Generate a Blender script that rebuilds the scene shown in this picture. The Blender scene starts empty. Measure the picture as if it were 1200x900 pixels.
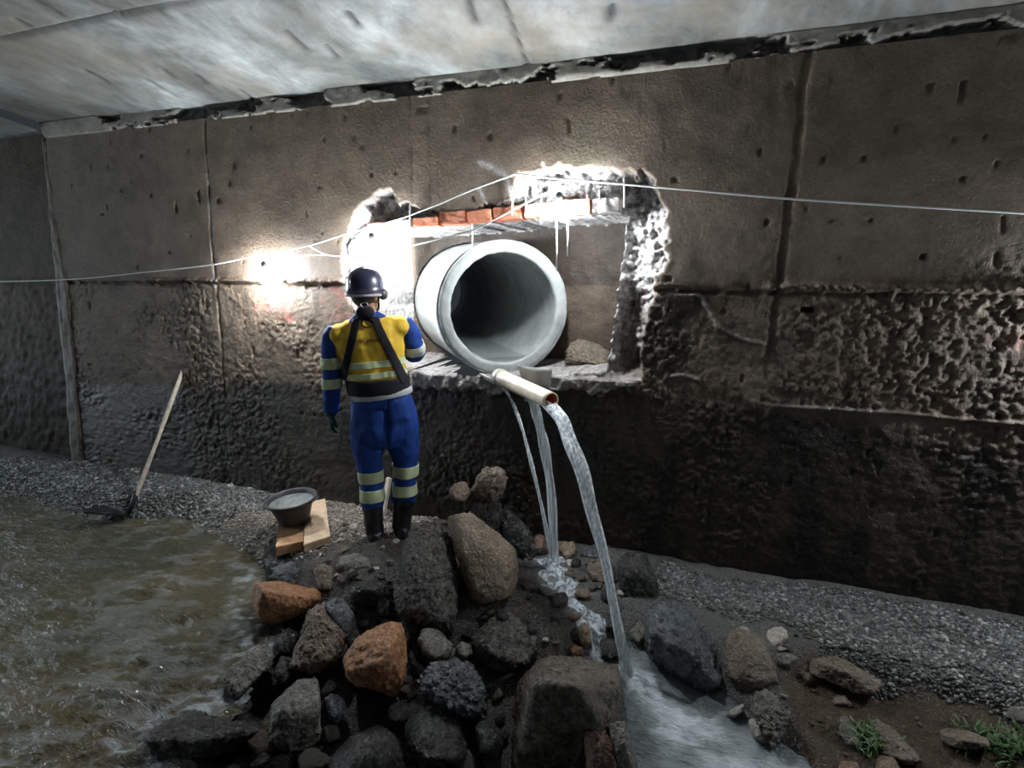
import bpy, bmesh, math, random
import numpy as np
from mathutils import Vector, Matrix
random.seed(7); rng = np.random.default_rng(7)
sc = bpy.context.scene; COL = sc.collection
V = Vector; PI = math.pi
# ------------------------------------------------------------------ camera model (wall plane is y=0, z up, metres)
F = 678.0; PITCH = math.atan(140/678); YAW = math.radians(20); CAM = np.array((0, -3.57, 1.9))
def ray(px, py):
    xc = (px-600)/F; yc = (450-py)/F
    c, s = math.cos(PITCH), math.sin(PITCH); yf = c+s*yc; z = -s+c*yc
    cy, sy = math.cos(YAW), math.sin(YAW)
    return np.array((cy*xc-sy*yf, sy*xc+cy*yf, z))
def W(px, py, y=0.0):
    d = ray(px, py); return CAM+d*((y-CAM[1])/d[1])
def G(px, py, z=0.0):
    d = ray(px, py); return CAM+d*((z-CAM[2])/d[2])
def frame(px, py, z):
    """ground anchor and the horizontal right / away directions seen from there"""
    A = G(px, py, z); h = A[:2]-CAM[:2]; L = float(np.linalg.norm(h)); d = h/L
    return A, d, np.array((d[1], -d[0])), L
def on(fr, px, py, off=0.0):
    A, d, r, L = fr; q = ray(px, py); return CAM+q*((L+off)/float(q[:2]@d))
# ------------------------------------------------------------------ noise
def _h(ix, iy, iz, seed):
    n = (ix.astype(np.int64)*374761393+iy.astype(np.int64)*668265263+iz.astype(np.int64)*2147483647+seed*974634777) & 0xFFFFFFFF
    n = ((n ^ (n >> 13))*1274126177) & 0xFFFFFFFF
    n = ((n ^ (n >> 16))*2246822519) & 0xFFFFFFFF
    return ((n ^ (n >> 15)) & 0xFFFFFF)/float(0xFFFFFF)
def noise(p, seed=0):
    f = np.floor(p); t = p-f; t = t*t*t*(t*(t*6-15)+10); i = f.astype(np.int64); out = 0
    for a in (0, 1):
        wa = t[:, 0] if a else 1-t[:, 0]
        for b in (0, 1):
            wb = t[:, 1] if b else 1-t[:, 1]
            for c in (0, 1):
                wc = t[:, 2] if c else 1-t[:, 2]
                out = out+wa*wb*wc*_h(i[:, 0]+a, i[:, 1]+b, i[:, 2]+c, seed)
    return out*2-1
def fbm(p, o=4, seed=0, gain=.5):
    s = 0; a = 1; n = 0
    for k in range(o):
        s = s+a*noise(p*2.0**k, seed+k*17); n += a; a *= gain
    return s/n
def ridge(p, o=3, seed=0):
    s = 0; a = 1; n = 0
    for k in range(o):
        s = s+a*(1-np.abs(noise(p*2.0**k, seed+k*31))*2); n += a; a *= .5
    return s/n
def sstep(a, b, x):
    t = np.clip((x-a)/(b-a), 0, 1); return t*t*(3-2*t)
def polysd(x, y, poly):
    """signed distance, positive inside"""
    P = np.asarray(poly, float); d = np.full(x.shape, 1e9); ins = np.zeros(x.shape, bool)
    for i in range(len(P)):
        a = P[i]; b = P[(i+1) % len(P)]; e = b-a
        t = np.clip(((x-a[0])*e[0]+(y-a[1])*e[1])/(e@e+1e-12), 0, 1)
        d = np.minimum(d, np.hypot(x-a[0]-t*e[0], y-a[1]-t*e[1]))
        if a[1] != b[1]:
            c = ((a[1] > y) != (b[1] > y)) & (x < (b[0]-a[0])*(y-a[1])/(b[1]-a[1])+a[0]); ins ^= c
    return np.where(ins, d, -d)
def linedist(x, y, pts):
    d = np.full(x.shape, 1e9)
    for a, b in zip(pts[:-1], pts[1:]):
        a = np.asarray(a, float); e = np.asarray(b, float)-a
        t = np.clip(((x-a[0])*e[0]+(y-a[1])*e[1])/(e@e+1e-12), 0, 1)
        d = np.minimum(d, np.hypot(x-a[0]-t*e[0], y-a[1]-t*e[1]))
    return d
# ------------------------------------------------------------------ materials
class NT:
    def __init__(s, name):
        s.m = bpy.data.materials.new(name); s.m.use_nodes = True; s.t = s.m.node_tree
        s.b = s.t.nodes['Principled BSDF']; s.out = s.t.nodes['Material Output']
    def n(s, typ, **k):
        o = s.t.nodes.new(typ)
        for a, v in k.items():
            if a[0] == 'i' and a[1:].isdigit(): s.put(o.inputs[int(a[1:])], v)
            else: setattr(o, a, v)
        return o
    def put(s, sock, v):
        if isinstance(v, bpy.types.NodeSocket): s.t.links.new(v, sock)
        else:
            if hasattr(sock.default_value, '__len__') and len(sock.default_value) == 4 and len(v) == 3: v = (*v, 1)
            sock.default_value = v
    def set(s, **k):
        for a, v in k.items(): s.put(s.b.inputs[a.replace('_', ' ')], v)
    def noise(s, scale, detail=5, rough=.6, vec=None, dist=0.0):
        o = s.t.nodes.new('ShaderNodeTexNoise'); o.inputs['Scale'].default_value = scale; o.inputs['Detail'].default_value = detail
        o.inputs['Roughness'].default_value = rough; o.inputs['Distortion'].default_value = dist
        s.put(o.inputs['Vector'], vec or s.vec()); return o.outputs['Fac']
    def vec(s, scale=(1, 1, 1)):
        if not hasattr(s, 'tc'): s.tc = s.t.nodes.new('ShaderNodeTexCoord')
        if scale == (1, 1, 1): return s.tc.outputs['Object']
        return s.n('ShaderNodeMapping', i0=s.tc.outputs['Object'], i3=scale).outputs[0]
    def ramp(s, fac, stops):
        o = s.t.nodes.new('ShaderNodeValToRGB'); r = o.color_ramp
        while len(r.elements) < len(stops): r.elements.new(.5)
        for e, (p, c) in zip(r.elements, stops):
            e.position = p; e.color = (*c, 1) if hasattr(c, '__len__') else (c, c, c, 1)
        s.put(o.inputs[0], fac); return o.outputs[0]
    def mix(s, f, a, b, mode='MIX'):
        o = s.t.nodes.new('ShaderNodeMix'); o.data_type = 'RGBA'; o.blend_type = mode
        s.put(o.inputs[0], f); s.put(o.inputs[6], a); s.put(o.inputs[7], b); return o.outputs[2]
    def math(s, op, a, b=0.0, c=0.0):
        o = s.t.nodes.new('ShaderNodeMath'); o.operation = op
        for i, v in enumerate((a, b, c)): s.put(o.inputs[i], v)
        return o.outputs[0]
    def attr(s, name): 
        o = s.t.nodes.new('ShaderNodeAttribute'); o.attribute_name = name; return o
    def bump(s, h, st=.5, d=.02, prev=None):
        o = s.t.nodes.new('ShaderNodeBump'); o.inputs['Strength'].default_value = st; o.inputs['Distance'].default_value = d
        s.put(o.inputs['Height'], h)
        if prev: s.put(o.inputs['Normal'], prev)
        return o.outputs[0]
def simple(name, col, rough=.6, metal=0.0, var=.25, scale=30, bump=.2, bd=.004, spec=.5):
    t = NT(name); n = t.noise(scale); lo = tuple(c*(1-var) for c in col); hi = tuple(min(1, c*(1+var)) for c in col)
    t.set(Base_Color=t.ramp(n, [(.3, lo), (.7, hi)]), Roughness=rough, Metallic=metal, Specular_IOR_Level=spec)
    if bump: t.set(Normal=t.bump(t.noise(scale*3), bump, bd))
    return t.m
def rockmat(name, dark, mid, lite, rough=(.35, .8), gs=40, bump=.7, bd=.012, grit=0.0):
    t = NT(name); a = t.noise(5, 6, .65); b = t.noise(gs, 5, .7)
    c = t.ramp(a, [(.3, dark), (.52, mid), (.72, lite)])
    c = t.mix(.6, c, t.ramp(b, [(.36, dark), (.5, mid), (.64, lite)]))
    c = t.mix(.7, c, t.ramp(t.noise(gs*3.5, 3, .7), [(.35, .35), (.6, 1.15)]), 'MULTIPLY')
    vo = t.n('ShaderNodeTexVoronoi', i0=t.vec()); vo.inputs['Scale'].default_value = gs*1.5
    pits = t.ramp(vo.outputs['Distance'], [(.08, 0.0), (.35, 1.0)])
    if grit: c = t.mix(grit, c, t.ramp(vo.outputs['Color'], [(.25, dark), (.8, lite)]))
    r = t.ramp(t.noise(14, 4), [(.35, rough[0]), (.65, rough[1])])
    nb = t.bump(b, bump, bd*1.4); nb = t.bump(pits, bump*.7, bd*.7, nb); nb = t.bump(t.noise(gs*5, 3, .7), .6, .004, nb)
    t.set(Base_Color=c, Roughness=r, Normal=nb, Specular_IOR_Level=.6)
    return t.m
M = {}
M['asphalt'] = rockmat('dark coarse rock', (.010, .009, .008), (.045, .039, .034), (.19, .17, .145), (.16, .55), 45, .9, .016, .5)
M['tan'] = rockmat('wet tan rock', (.11, .078, .05), (.24, .18, .12), (.40, .32, .23), (.10, .38), 70, .8, .008)
M['brown'] = rockmat('brown knobbly rock', (.045, .032, .024), (.18, .132, .092), (.38, .30, .22), (.4, .9), 35, .9, .014)
M['orange'] = rockmat('orange sandstone', (.13, .048, .018), (.33, .145, .055), (.47, .27, .13), (.35, .8), 40, .7, .008)
M['grey'] = rockmat('grey concrete rubble', (.045, .042, .037), (.15, .14, .118), (.34, .315, .26), (.25, .75), 40, .9, .012)
M['wet'] = rockmat('wet black rock', (.006, .006, .006), (.022, .021, .020), (.12, .12, .115), (.05, .36), 50, .9, .012, .3)
M['dirt'] = rockmat('dirt topped dark block', (.022, .018, .015), (.11, .088, .066), (.27, .23, .18), (.15, .5), 48, .9, .014, .35)
M['rust'] = rockmat('rusty brown stone', (.06, .032, .022), (.17, .09, .06), (.30, .19, .13), (.4, .8), 40, .7, .008)
M['pale'] = rockmat('pale rubble', (.22, .20, .17), (.40, .37, .32), (.58, .55, .49), (.4, .8), 40, .6, .008)
M['blue'] = rockmat('blue grey rock', (.022, .026, .030), (.07, .08, .088), (.22, .24, .25), (.12, .5), 42, .9, .012)
M['mudrock'] = rockmat('muddy brown slab', (.07, .055, .038), (.16, .125, .088), (.27, .215, .155), (.3, .8), 45, .8, .008)
M['brick'] = rockmat('red brick', (.17, .05, .028), (.34, .10, .055), (.46, .2, .13), (.5, .9), 40, .6, .006)
# ------------------------------------------------------------------ mesh helpers
def tag(o, label=None, cat=None, group=None, kind=None):
    if label: o['label'] = label
    if cat: o['category'] = cat
    if group: o['group'] = group
    if kind: o['kind'] = kind
    return o
def link(name, me, mat=None, parent=None, loc=None):
    o = bpy.data.objects.new(name, me); COL.objects.link(o)
    if mat and not me.materials: me.materials.append(mat)
    if parent: o.parent = parent
    if loc is not None: o.location = loc
    return o
def empty(name, loc=(0, 0, 0), rz=0.0):
    o = bpy.data.objects.new(name, None); COL.objects.link(o); o.location = loc; o.rotation_euler = (0, 0, rz); o.empty_display_size = .1
    return o
def pmesh(name, v, f, smooth=True):
    me = bpy.data.meshes.new(name); me.from_pydata([tuple(map(float, q)) for q in v], [], [tuple(map(int, q)) for q in f]); me.update()
    if smooth: me.polygons.foreach_set('use_smooth', [True]*len(me.polygons))
    return me
def gridmesh(name, P, nx, ny, attrs=None, flip=False, keep=None, keep_all=False):
    """P (ny*nx,3) row-major"""
    idx = np.arange(nx*ny).reshape(ny, nx)
    q = np.stack([idx[:-1, :-1], idx[:-1, 1:], idx[1:, 1:], idx[1:, :-1]], -1).reshape(-1, 4)
    if keep is not None:
        kf = keep.reshape(-1)[q].all(1) if keep_all else keep.reshape(-1)[q].any(1); q = q[kf]
    if flip: q = q[:, ::-1]
    me = bpy.data.meshes.new(name); me.vertices.add(len(P)); me.vertices.foreach_set('co', P.astype(np.float32).ravel())
    me.loops.add(q.size); me.loops.foreach_set('vertex_index', q.astype(np.int32).ravel())
    me.polygons.add(len(q)); me.polygons.foreach_set('loop_start', np.arange(0, q.size, 4, dtype=np.int32))
    me.polygons.foreach_set('use_smooth', np.ones(len(q), bool)); me.update(calc_edges=True); me.validate()
    for an, A in (attrs or {}).items():
        ca = me.attributes.new(an, 'FLOAT_COLOR', 'POINT'); ca.data.foreach_set('color', A.astype(np.float32).ravel())
    return me
def bmm(bm, name, smooth=True):
    me = bpy.data.meshes.new(name); bm.to_mesh(me); bm.free()
    if smooth: me.polygons.foreach_set('use_smooth', [True]*len(me.polygons))
    return me
def tube_vf(pts, rad, seg=12, caps=True, flat=1.0, base=0):
    pts = [V(p) for p in pts]; n = len(pts); rad = [rad]*n if not hasattr(rad, '__len__') else rad
    vs = []; fs = []; up = None
    for i, p in enumerate(pts):
        t = (pts[min(i+1, n-1)]-pts[max(i-1, 0)]).normalized()
        if up is None:
            up = V((0, 0, 1)) if abs(t.z) < .9 else V((1, 0, 0))
        a = t.cross(up).normalized(); b = a.cross(t).normalized(); up = b
        for k in range(seg):
            w = 2*PI*k/seg; vs.append(p+a*(math.cos(w)*rad[i])+b*(math.sin(w)*rad[i]*flat))
    for i in range(n-1):
        for k in range(seg):
            k2 = (k+1) % seg; fs.append((base+i*seg+k, base+i*seg+k2, base+(i+1)*seg+k2, base+(i+1)*seg+k))
    if caps:
        fs.append(tuple(base+k for k in reversed(range(seg)))); fs.append(tuple(base+(n-1)*seg+k for k in range(seg)))
    return vs, fs
def tube(name, pts, rad, mat, parent=None, seg=12, flat=1.0):
    v, f = tube_vf(pts, rad, seg, True, flat); return link(name, pmesh(name, v, f), mat, parent)
def loft_vf(rings, seg=28, e=2.0, base=0):
    """rings: (centre, ax, ay) full semi-axis vectors"""
    vs = []; fs = []; n = len(rings)
    for c, ax, ay in rings:
        c, ax, ay = V(c), V(ax), V(ay)
        for k in range(seg):
            w = 2*PI*k/seg; cw, sw = math.cos(w), math.sin(w)
            vs.append(c+ax*(math.copysign(abs(cw)**(2/e), cw))+ay*(math.copysign(abs(sw)**(2/e), sw)))
    for i in range(n-1):
        for k in range(seg):
            k2 = (k+1) % seg; fs.append((base+i*seg+k, base+i*seg+k2, base+(i+1)*seg+k2, base+(i+1)*seg+k))
    fs.append(tuple(base+k for k in reversed(range(seg)))); fs.append(tuple(base+(n-1)*seg+k for k in range(seg)))
    return vs, fs
def ball_vf(c, r, base=0, seg=16, rings=10, M3=None):
    vs = []; fs = []; c = V(c)
    for i in range(rings+1):
        t = PI*(.02+.96*i/rings)
        for k in range(seg):
            w = 2*PI*k/seg; q = V((math.sin(t)*math.cos(w)*r[0], math.sin(t)*math.sin(w)*r[1], math.cos(t)*r[2]))
            vs.append(c+(M3 @ q if M3 else q))
    for i in range(rings):
        for k in range(seg):
            k2 = (k+1) % seg; fs.append((base+i*seg+k, base+(i+1)*seg+k, base+(i+1)*seg+k2, base+i*seg+k2))
    fs.append(tuple(base+k for k in range(seg))); fs.append(tuple(base+rings*seg+k for k in reversed(range(seg))))
    return vs, fs
class Shell:
    def __init__(s): s.v = []; s.f = []
    def add(s, fn, *a, **k):
        v, f = fn(*a, base=len(s.v), **k); s.v += v; s.f += f; return s
def fuse(sh, voxel, smooth=4, fac=.5):
    """weld closed shells into one continuous skin"""
    me = pmesh('t', sh.v, sh.f, False); bm = bmesh.new(); bm.from_mesh(me); bmesh.ops.recalc_face_normals(bm, faces=bm.faces); bm.to_mesh(me); bm.free()
    o = bpy.data.objects.new('t', me); COL.objects.link(o)
    r = o.modifiers.new('r', 'REMESH'); r.mode = 'VOXEL'; r.voxel_size = voxel
    if smooth: s = o.modifiers.new('s', 'SMOOTH'); s.iterations = smooth; s.factor = fac
    dg = bpy.context.evaluated_depsgraph_get(); dg.update()
    res = bpy.data.meshes.new_from_object(o.evaluated_get(dg)); bpy.data.objects.remove(o); bpy.data.meshes.remove(me)
    res.polygons.foreach_set('use_smooth', [True]*len(res.polygons)); return res
def coords(me):
    a = np.empty(len(me.vertices)*3, np.float32); me.vertices.foreach_get('co', a); return a.reshape(-1, 3).astype(float)
def normals(me):
    a = np.empty(len(me.vertices)*3, np.float32); me.vertices.foreach_get('normal', a); return a.reshape(-1, 3).astype(float)
def setco(me, P): me.vertices.foreach_set('co', P.astype(np.float32).ravel()); me.update()
def cutband(src, planes, off, thick, test=None):
    """the slice of a garment between planes, lifted off by `off` along its normals and given thickness"""
    bm = bmesh.new(); bm.from_mesh(src)
    if test: bmesh.ops.delete(bm, geom=[f for f in bm.faces if not test(f)], context='FACES')
    for co, no in planes:
        bmesh.ops.bisect_plane(bm, geom=bm.verts[:]+bm.edges[:]+bm.faces[:], plane_co=co, plane_no=no, clear_outer=True)
    bm.normal_update()
    for v in bm.verts: v.co = v.co+v.normal*off
    r = bmesh.ops.extrude_face_region(bm, geom=bm.faces[:])
    nv = [g for g in r['geom'] if isinstance(g, bmesh.types.BMVert)]
    for v in nv: v.co = v.co+v.normal*thick
    bmesh.ops.recalc_face_normals(bm, faces=bm.faces)
    return bmm(bm, 'band')
def boxvf(sx, sy, sz, bevel=.004, seg=2, cuts=0):
    bm = bmesh.new(); bmesh.ops.create_cube(bm, size=1); bmesh.ops.scale(bm, vec=(sx, sy, sz), verts=bm.verts)
    if cuts: bmesh.ops.subdivide_edges(bm, edges=bm.edges[:], cuts=cuts, use_grid_fill=True)
    if bevel: bmesh.ops.bevel(bm, geom=[e for e in bm.edges if e.calc_face_angle(0) > .5], offset=bevel, segments=seg, affect='EDGES')
    return bm

# ================================================================== SETTING
HL, HR = -2.40, -0.63                       # the broken opening
hole = [(HL, 1.155), (HL, 2.13), (-1.9, 2.15), (-1.2, 2.18), (-.60, 2.20), (-.62, 1.9), (-.64, 1.6), (-.66, 1.40), (-.68, 1.235), (-1.2, 1.175), (-1.7, 1.155)]
spall_px = [(398, 318), (402, 285), (412, 258), (428, 240), (440, 226), (457, 219), (468, 236), (490, 243), (520, 246), (548, 250), (560, 240), (585, 238), (598, 226), (608, 206), (640, 194), (690, 196), (730, 203), (768, 200), (782, 250), (786, 285), (779, 312), (768, 340), (760, 380), (755, 420), (752, 455), (700, 462), (600, 458), (520, 462), (474, 456), (440, 440), (405, 350)]
spall = [tuple(W(x, y)[[0, 2]]) for x, y in spall_px]
patch_px = [(560, 190), (566, 184), (590, 200), (603, 215), (596, 232), (585, 250), (575, 240), (566, 222)]
def wall_height(X, Z):
    """y of the wall face (negative = towards us) and its masks"""
    n = X.size; P3 = np.stack([X, Z, np.zeros(n)], 1)
    wob = fbm(P3*7, 4, 3)*.022+fbm(P3*30, 2, 9)*.008
    sdh = polysd(X, Z, hole); wobr = wob*np.where(np.abs(X-HL) < .06, .25, 1.0)
    wobr = wobr*np.where(Z < 1.3, .5, 1); sdh = sdh+wobr*.8
    sds = polysd(X, Z, spall)+wob*1.6+fbm(P3*3, 3, 77)*.03
    # relief: rough cast below the joint at 1.75 m, smoother above
    low = sstep(1.80, 1.70, Z+fbm(P3*np.array((2, 2, 1)), 3, 5)*.02)
    right = sstep(.7, 1.6, X)*sstep(2.05, 1.8, Z)
    grain = fbm(P3*24, 3, 21)
    y = fbm(P3*1.3, 3, 11)*.008+fbm(P3*9, 3, 12)*.003
    pat = sstep(-.25, .3, fbm(P3*2.2, 3, 25)); y = y+(low*.005+.001+right*.007)*grain*(.4+pat)+(low*.009+right*.006)*fbm(P3*46, 2, 24)*(.3+.9*pat)+low*.004*fbm(P3*9, 2, 23)
    y = y-.016*low*0+.014*low
    # joints
    j1 = np.exp(-((Z-1.745-fbm(P3*np.array((3, 0, 0)), 3, 31)*.014)/.012)**2); y = y+.028*j1*sstep(-.3, .3, grain+.3)
    lip = np.exp(-((Z-1.775-fbm(P3*np.array((5, 0, 0)), 3, 32)*.01)/.018)**2); y = y-lip*(.022+.03*np.abs(fbm(P3*np.array((30, 20, 1)), 2, 33)))*sstep(.05, -.35, fbm(P3*np.array((1.5, 0, 0)), 2, 34)-.3)
    j2 = np.exp(-((Z-1.105-fbm(P3*np.array((3, 0, 0)), 3, 35)*.008)/.007)**2)*sstep(.25, .45, X); y = y-.022*j2
    y = y+.010*sstep(1.12, 1.08, Z)*0
    for xj, wd, dp in ((-3.75, .010, .018), (.311, .022, .022), (4.3, .02, .02), (-2.0, .012, .004), (-1.86, .02, .004)):
        zj = sstep(2.0, 2.3, Z) if xj in (-2.0, -1.86) else (sstep(1.2, 1.5, Z) if xj > 0 else sstep(.7, 1.0, Z))
        y = y+dp*np.exp(-((X-xj-(.044 if xj < -3 else .03 if xj > 0 else 0)*(Z-2.9)-fbm(P3*np.array((0, 5, 0)), 3, 41)*.012)/wd)**2)*zj*(.6+.4*grain)
    # pock holes, square tie slot
    poc = noise(P3*16, 51); y = y+.012*sstep(.86, .97, poc)
    slot = sstep(.004, 0, np.maximum(np.abs(X-.438)-.032, np.abs(Z-1.652)-.011)); y = y+.07*slot
    # cracked ridge of thin cement right of the opening
    ridges = linedist(X, Z, [tuple(W(a, b)[[0, 2]]) for a, b in ((752, 352), (790, 346), (818, 345), (830, 362), (842, 384), (870, 398), (897, 404))])+np.abs(wob)*.6
    ridges2 = linedist(X, Z, [tuple(W(a, b)[[0, 2]]) for a, b in ((772, 452), (780, 442), (800, 440), (820, 446))])+np.abs(wob)*.6
    rd = np.exp(-(ridges/.010)**2)+np.exp(-(ridges2/.010)**2); y = y-.014*rd+.010*sstep(0, .02, ridges)*0
    # broken edge and the recess
    rough = fbm(P3*14, 4, 61); ins = sstep(-.003, .020, sds+.016*ridge(P3*17, 2, 66)-.008)
    side = sstep(-.72, -.50, X)*sstep(1.1, 1.3, Z)
    top = sstep(2.05, 2.2, Z)
    dep = .035+.06*top+fbm(P3*32, 3, 63)*.05*top+ridge(P3*15, 3, 67)*.028*top+fbm(P3*36, 3, 65)*.05*side+side*np.clip(.30-1.15*(X+.62), -.0, .3)+rough*(.05+.03*side)
    dep = np.where(Z < 1.19, -.035+rough*.028, dep)
    dep = np.where((X < HL+.02) & (Z < 2.08), .018+.03*rough+.02*fbm(P3*32, 3, 64), dep)
    y = y*(1-ins)+dep*ins
    back = .63+.12*sstep(-2.36, -2.2, X)-.19*sstep(-1.7, -.9, X)+fbm(P3*3, 3, 71)*.02+rough*.008
    arch = np.hypot(X+.56, (Z-1.55)*1.0)
    y = np.where(sdh > 0, back+(y-back)*sstep(.012, 0.0, sdh), y)
    
    # masks: R wet dark plus painted recess shade, G fresh broken concrete, B red paint
    edge = 1.08+.06*fbm(P3*np.array((2.2, 2.2, 0)), 4, 81)
    lim = edge-.22*sstep(.5, 1.9, X)+.04*sstep(0, -.5, X); lim = np.where(X < -2.0, lim-.06-(-2.0-X)*.07, lim)
    wet = sstep(.05, -.05, Z-lim)*(.82+.18*fbm(P3*3, 3, 83))
    wet = np.maximum(wet, sstep(.35, .05, Z+.1*fbm(P3*3, 2, 88))*.9)
    under = sstep(.10, -.02, np.abs(X+.35)-.12)*sstep(1.2, 1.3, Z)*sstep(1.75, 1.6, Z); wet = np.maximum(wet, under*.7)
    streak = sstep(.15, .6, fbm(P3*np.array((6, .8, 1)), 3, 84))*.25*sstep(2.9, 1.6, Z); wet = np.clip(wet*(1-ins*.9)+streak*(1-ins), 0, 1)
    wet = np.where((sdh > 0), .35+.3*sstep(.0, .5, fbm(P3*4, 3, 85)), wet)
    wet = np.where((sdh > 0) & (Z > 1.75), .8, wet)  # shadow on the upper recess back, painted in through the wet mask
    wet = np.where((np.abs(X-HL) < .05) & (Z > 1.16) & (Z < 2.13), .0, wet)
    fresh = ins*(sdh < .02)*np.where(Z < 1.3, .45, 1)*np.where((X < HL+.05) & (Z < 1.8), .5, 1)*np.where((side > .5) & (Z < 1.9), .40+.60*sstep(1.5, 1.95, Z), 1)
    jamb = ((sdh > -.02) & (sdh < .02) & (np.abs(X-HL) < .05))*1.0; fresh = np.maximum(fresh, jamb*.9)
    sill = ((sdh > -.03) & (sdh < .02) & (Z < 1.26))*1.0; fresh = np.maximum(fresh, sill*.6)
    pd = linedist(X, Z, [tuple(W(a, b)[[0, 2]]) for a, b in ((562, 190), (578, 196), (592, 206), (598, 222), (605, 234))])+np.abs(wob); fresh = np.maximum(fresh, np.exp(-(pd/.02)**2)*.8)
    pd = linedist(X, Z, [tuple(W(a, b)[[0, 2]]) for a, b in ((562, 222), (568, 234), (574, 246))])+np.abs(wob); fresh = np.maximum(fresh, np.exp(-(pd/.018)**2)*.7)
    fresh = np.maximum(fresh, np.clip(rd, 0, 1)*.35); fresh = np.maximum(fresh, j2*.5*sstep(-.2, .3, fbm(P3*np.array((4, 0, 0)), 2, 86)))
    s1 = np.exp(-((X+3.75-.044*(Z-2.9)-wob*.5)/.012)**2)*sstep(1.3, 1.8, Z)*sstep(-.1, .2, fbm(P3*np.array((0, 9, 0)), 2, 87)); fresh = np.maximum(fresh, s1*.8)
    red = np.zeros(n)
    for st in (((299, 361), (319, 362)), ((337, 338), (333, 358), (324, 361)), ((335, 345), (334, 374)), ((325, 374), (341, 374)), ((396, 338), (395, 372)), ((384, 370), (408, 371)), ((376, 338), (377, 352)), ((384, 336), (410, 352))):
        dl = linedist(X, Z, [tuple(W(a, b)[[0, 2]]) for a, b in st])+np.abs(wob)*.5
        red = np.maximum(red, np.exp(-(dl/.022)**2)*(.75 if st[0][0] < 350 else .5))
    red = red*sstep(-.6, .2, fbm(P3*25, 2, 91))
    red = np.maximum(red, np.exp(-(((X-1.45)/.14)**2+((Z-1.52)/.035)**2))*.35)
    return y, np.stack([wet, fresh, red, np.ones(n)], 1)
pth = math.radians(38); pipe_c = V((-1.40, .135, 1.605)); pax = V((-math.sin(pth), math.cos(pth), 0))
def jlean(Z): return .30*(1-np.clip(Z, 0, 2.95)/2.95)
def make_wall():
    xs = np.concatenate([np.arange(-5.52, -4.2, .014), np.arange(-4.2, 2.0, .0095), np.arange(2.0, 3.4, .018)])
    zs = np.concatenate([np.arange(-.35, .0, .018), np.arange(.0, 2.5, .0095), np.arange(2.5, 2.97, .018)])
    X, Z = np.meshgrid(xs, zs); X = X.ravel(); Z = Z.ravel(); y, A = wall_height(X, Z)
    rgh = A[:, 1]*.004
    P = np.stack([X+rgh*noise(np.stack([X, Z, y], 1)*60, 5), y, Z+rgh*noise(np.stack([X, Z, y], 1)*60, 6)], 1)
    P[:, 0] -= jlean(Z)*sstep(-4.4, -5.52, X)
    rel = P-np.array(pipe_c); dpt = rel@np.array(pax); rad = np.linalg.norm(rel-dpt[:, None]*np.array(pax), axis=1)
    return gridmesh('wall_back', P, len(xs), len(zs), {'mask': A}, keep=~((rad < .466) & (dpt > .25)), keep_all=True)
def wallmat():
    t = NT('stained tunnel concrete'); a = t.attr('mask'); sep = t.n('ShaderNodeSeparateColor', i0=a.outputs['Color'])
    wet, fresh, red = sep.outputs[0], sep.outputs[1], sep.outputs[2]
    big = t.noise(.9, 6, .62, dist=.4); mid = t.noise(5, 6, .65); fine = t.noise(45, 4, .7)
    c = t.ramp(big, [(.30, (.070, .052, .035)), (.44, (.135, .099, .069)), (.56, (.172, .130, .094)), (.70, (.118, .104, .064))])
    c = t.mix(.6, c, t.ramp(mid, [(.34, (.42, .39, .36)), (.56, (1, 1, 1)), (.72, (1.35, 1.30, 1.22))]), 'MULTIPLY')
    c = t.mix(.5, c, t.ramp(fine, [(.3, .55), (.65, 1.15)]), 'MULTIPLY')
    c = t.mix(t.math('MULTIPLY', red, .75), c, (.33, .06, .06))
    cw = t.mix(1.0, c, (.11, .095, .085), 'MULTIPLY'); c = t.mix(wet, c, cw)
    cf = t.ramp(t.noise(28, 5, .7), [(.32, (.10, .095, .09)), (.5, (.42, .41, .40)), (.66, (.70, .69, .69))])
    c = t.mix(fresh, c, cf)
    r = t.math('SUBTRACT', .72, t.math('MULTIPLY', wet, .30)); r = t.math('ADD', r, t.math('MULTIPLY', fresh, .15))
    nb = t.bump(fine, .7, .011); nb = t.bump(t.noise(110, 3, .7), .6, .006, nb)
    t.set(Base_Color=c, Roughness=r, Normal=nb, Specular_IOR_Level=.45); return t.m
M['wall'] = wallmat()
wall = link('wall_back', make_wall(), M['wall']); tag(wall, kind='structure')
# wall beyond the expansion joint on the left, set back a little
def plainwall(name, x0, x1, yoff, res=.03):
    xs = np.arange(x0, x1+res, res); zs = np.arange(-.35, 3.02, res); X, Z = np.meshgrid(xs, zs); X = X.ravel(); Z = Z.ravel()
    P3 = np.stack([X, Z, X*0], 1); low = sstep(1.78, 1.7, Z)
    y = yoff+fbm(P3*1.5, 3, 15)*.012+(.003+.012*low)*fbm(P3*24, 3, 16)+.03*np.exp(-((Z-1.74)/.015)**2)
    wet = .5+.5*sstep(1.5, .7, Z+.2*fbm(P3*1.5, 3, 17))*.9
    X = X-jlean(Z)*sstep(-8, -5.56, X)
    return gridmesh(name, np.stack([X, y, Z], 1), len(xs), len(zs), {'mask': np.stack([wet, X*0, X*0, X*0+1], 1)})
M['wallfar'] = wallmat(); M['wallfar'].node_tree.nodes['Principled BSDF'].inputs['Specular IOR Level'].default_value = .05
wl = link('wall_left', plainwall('wall_left', -11, -5.56, .07), M['wallfar']); tag(wl, kind='structure')
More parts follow.
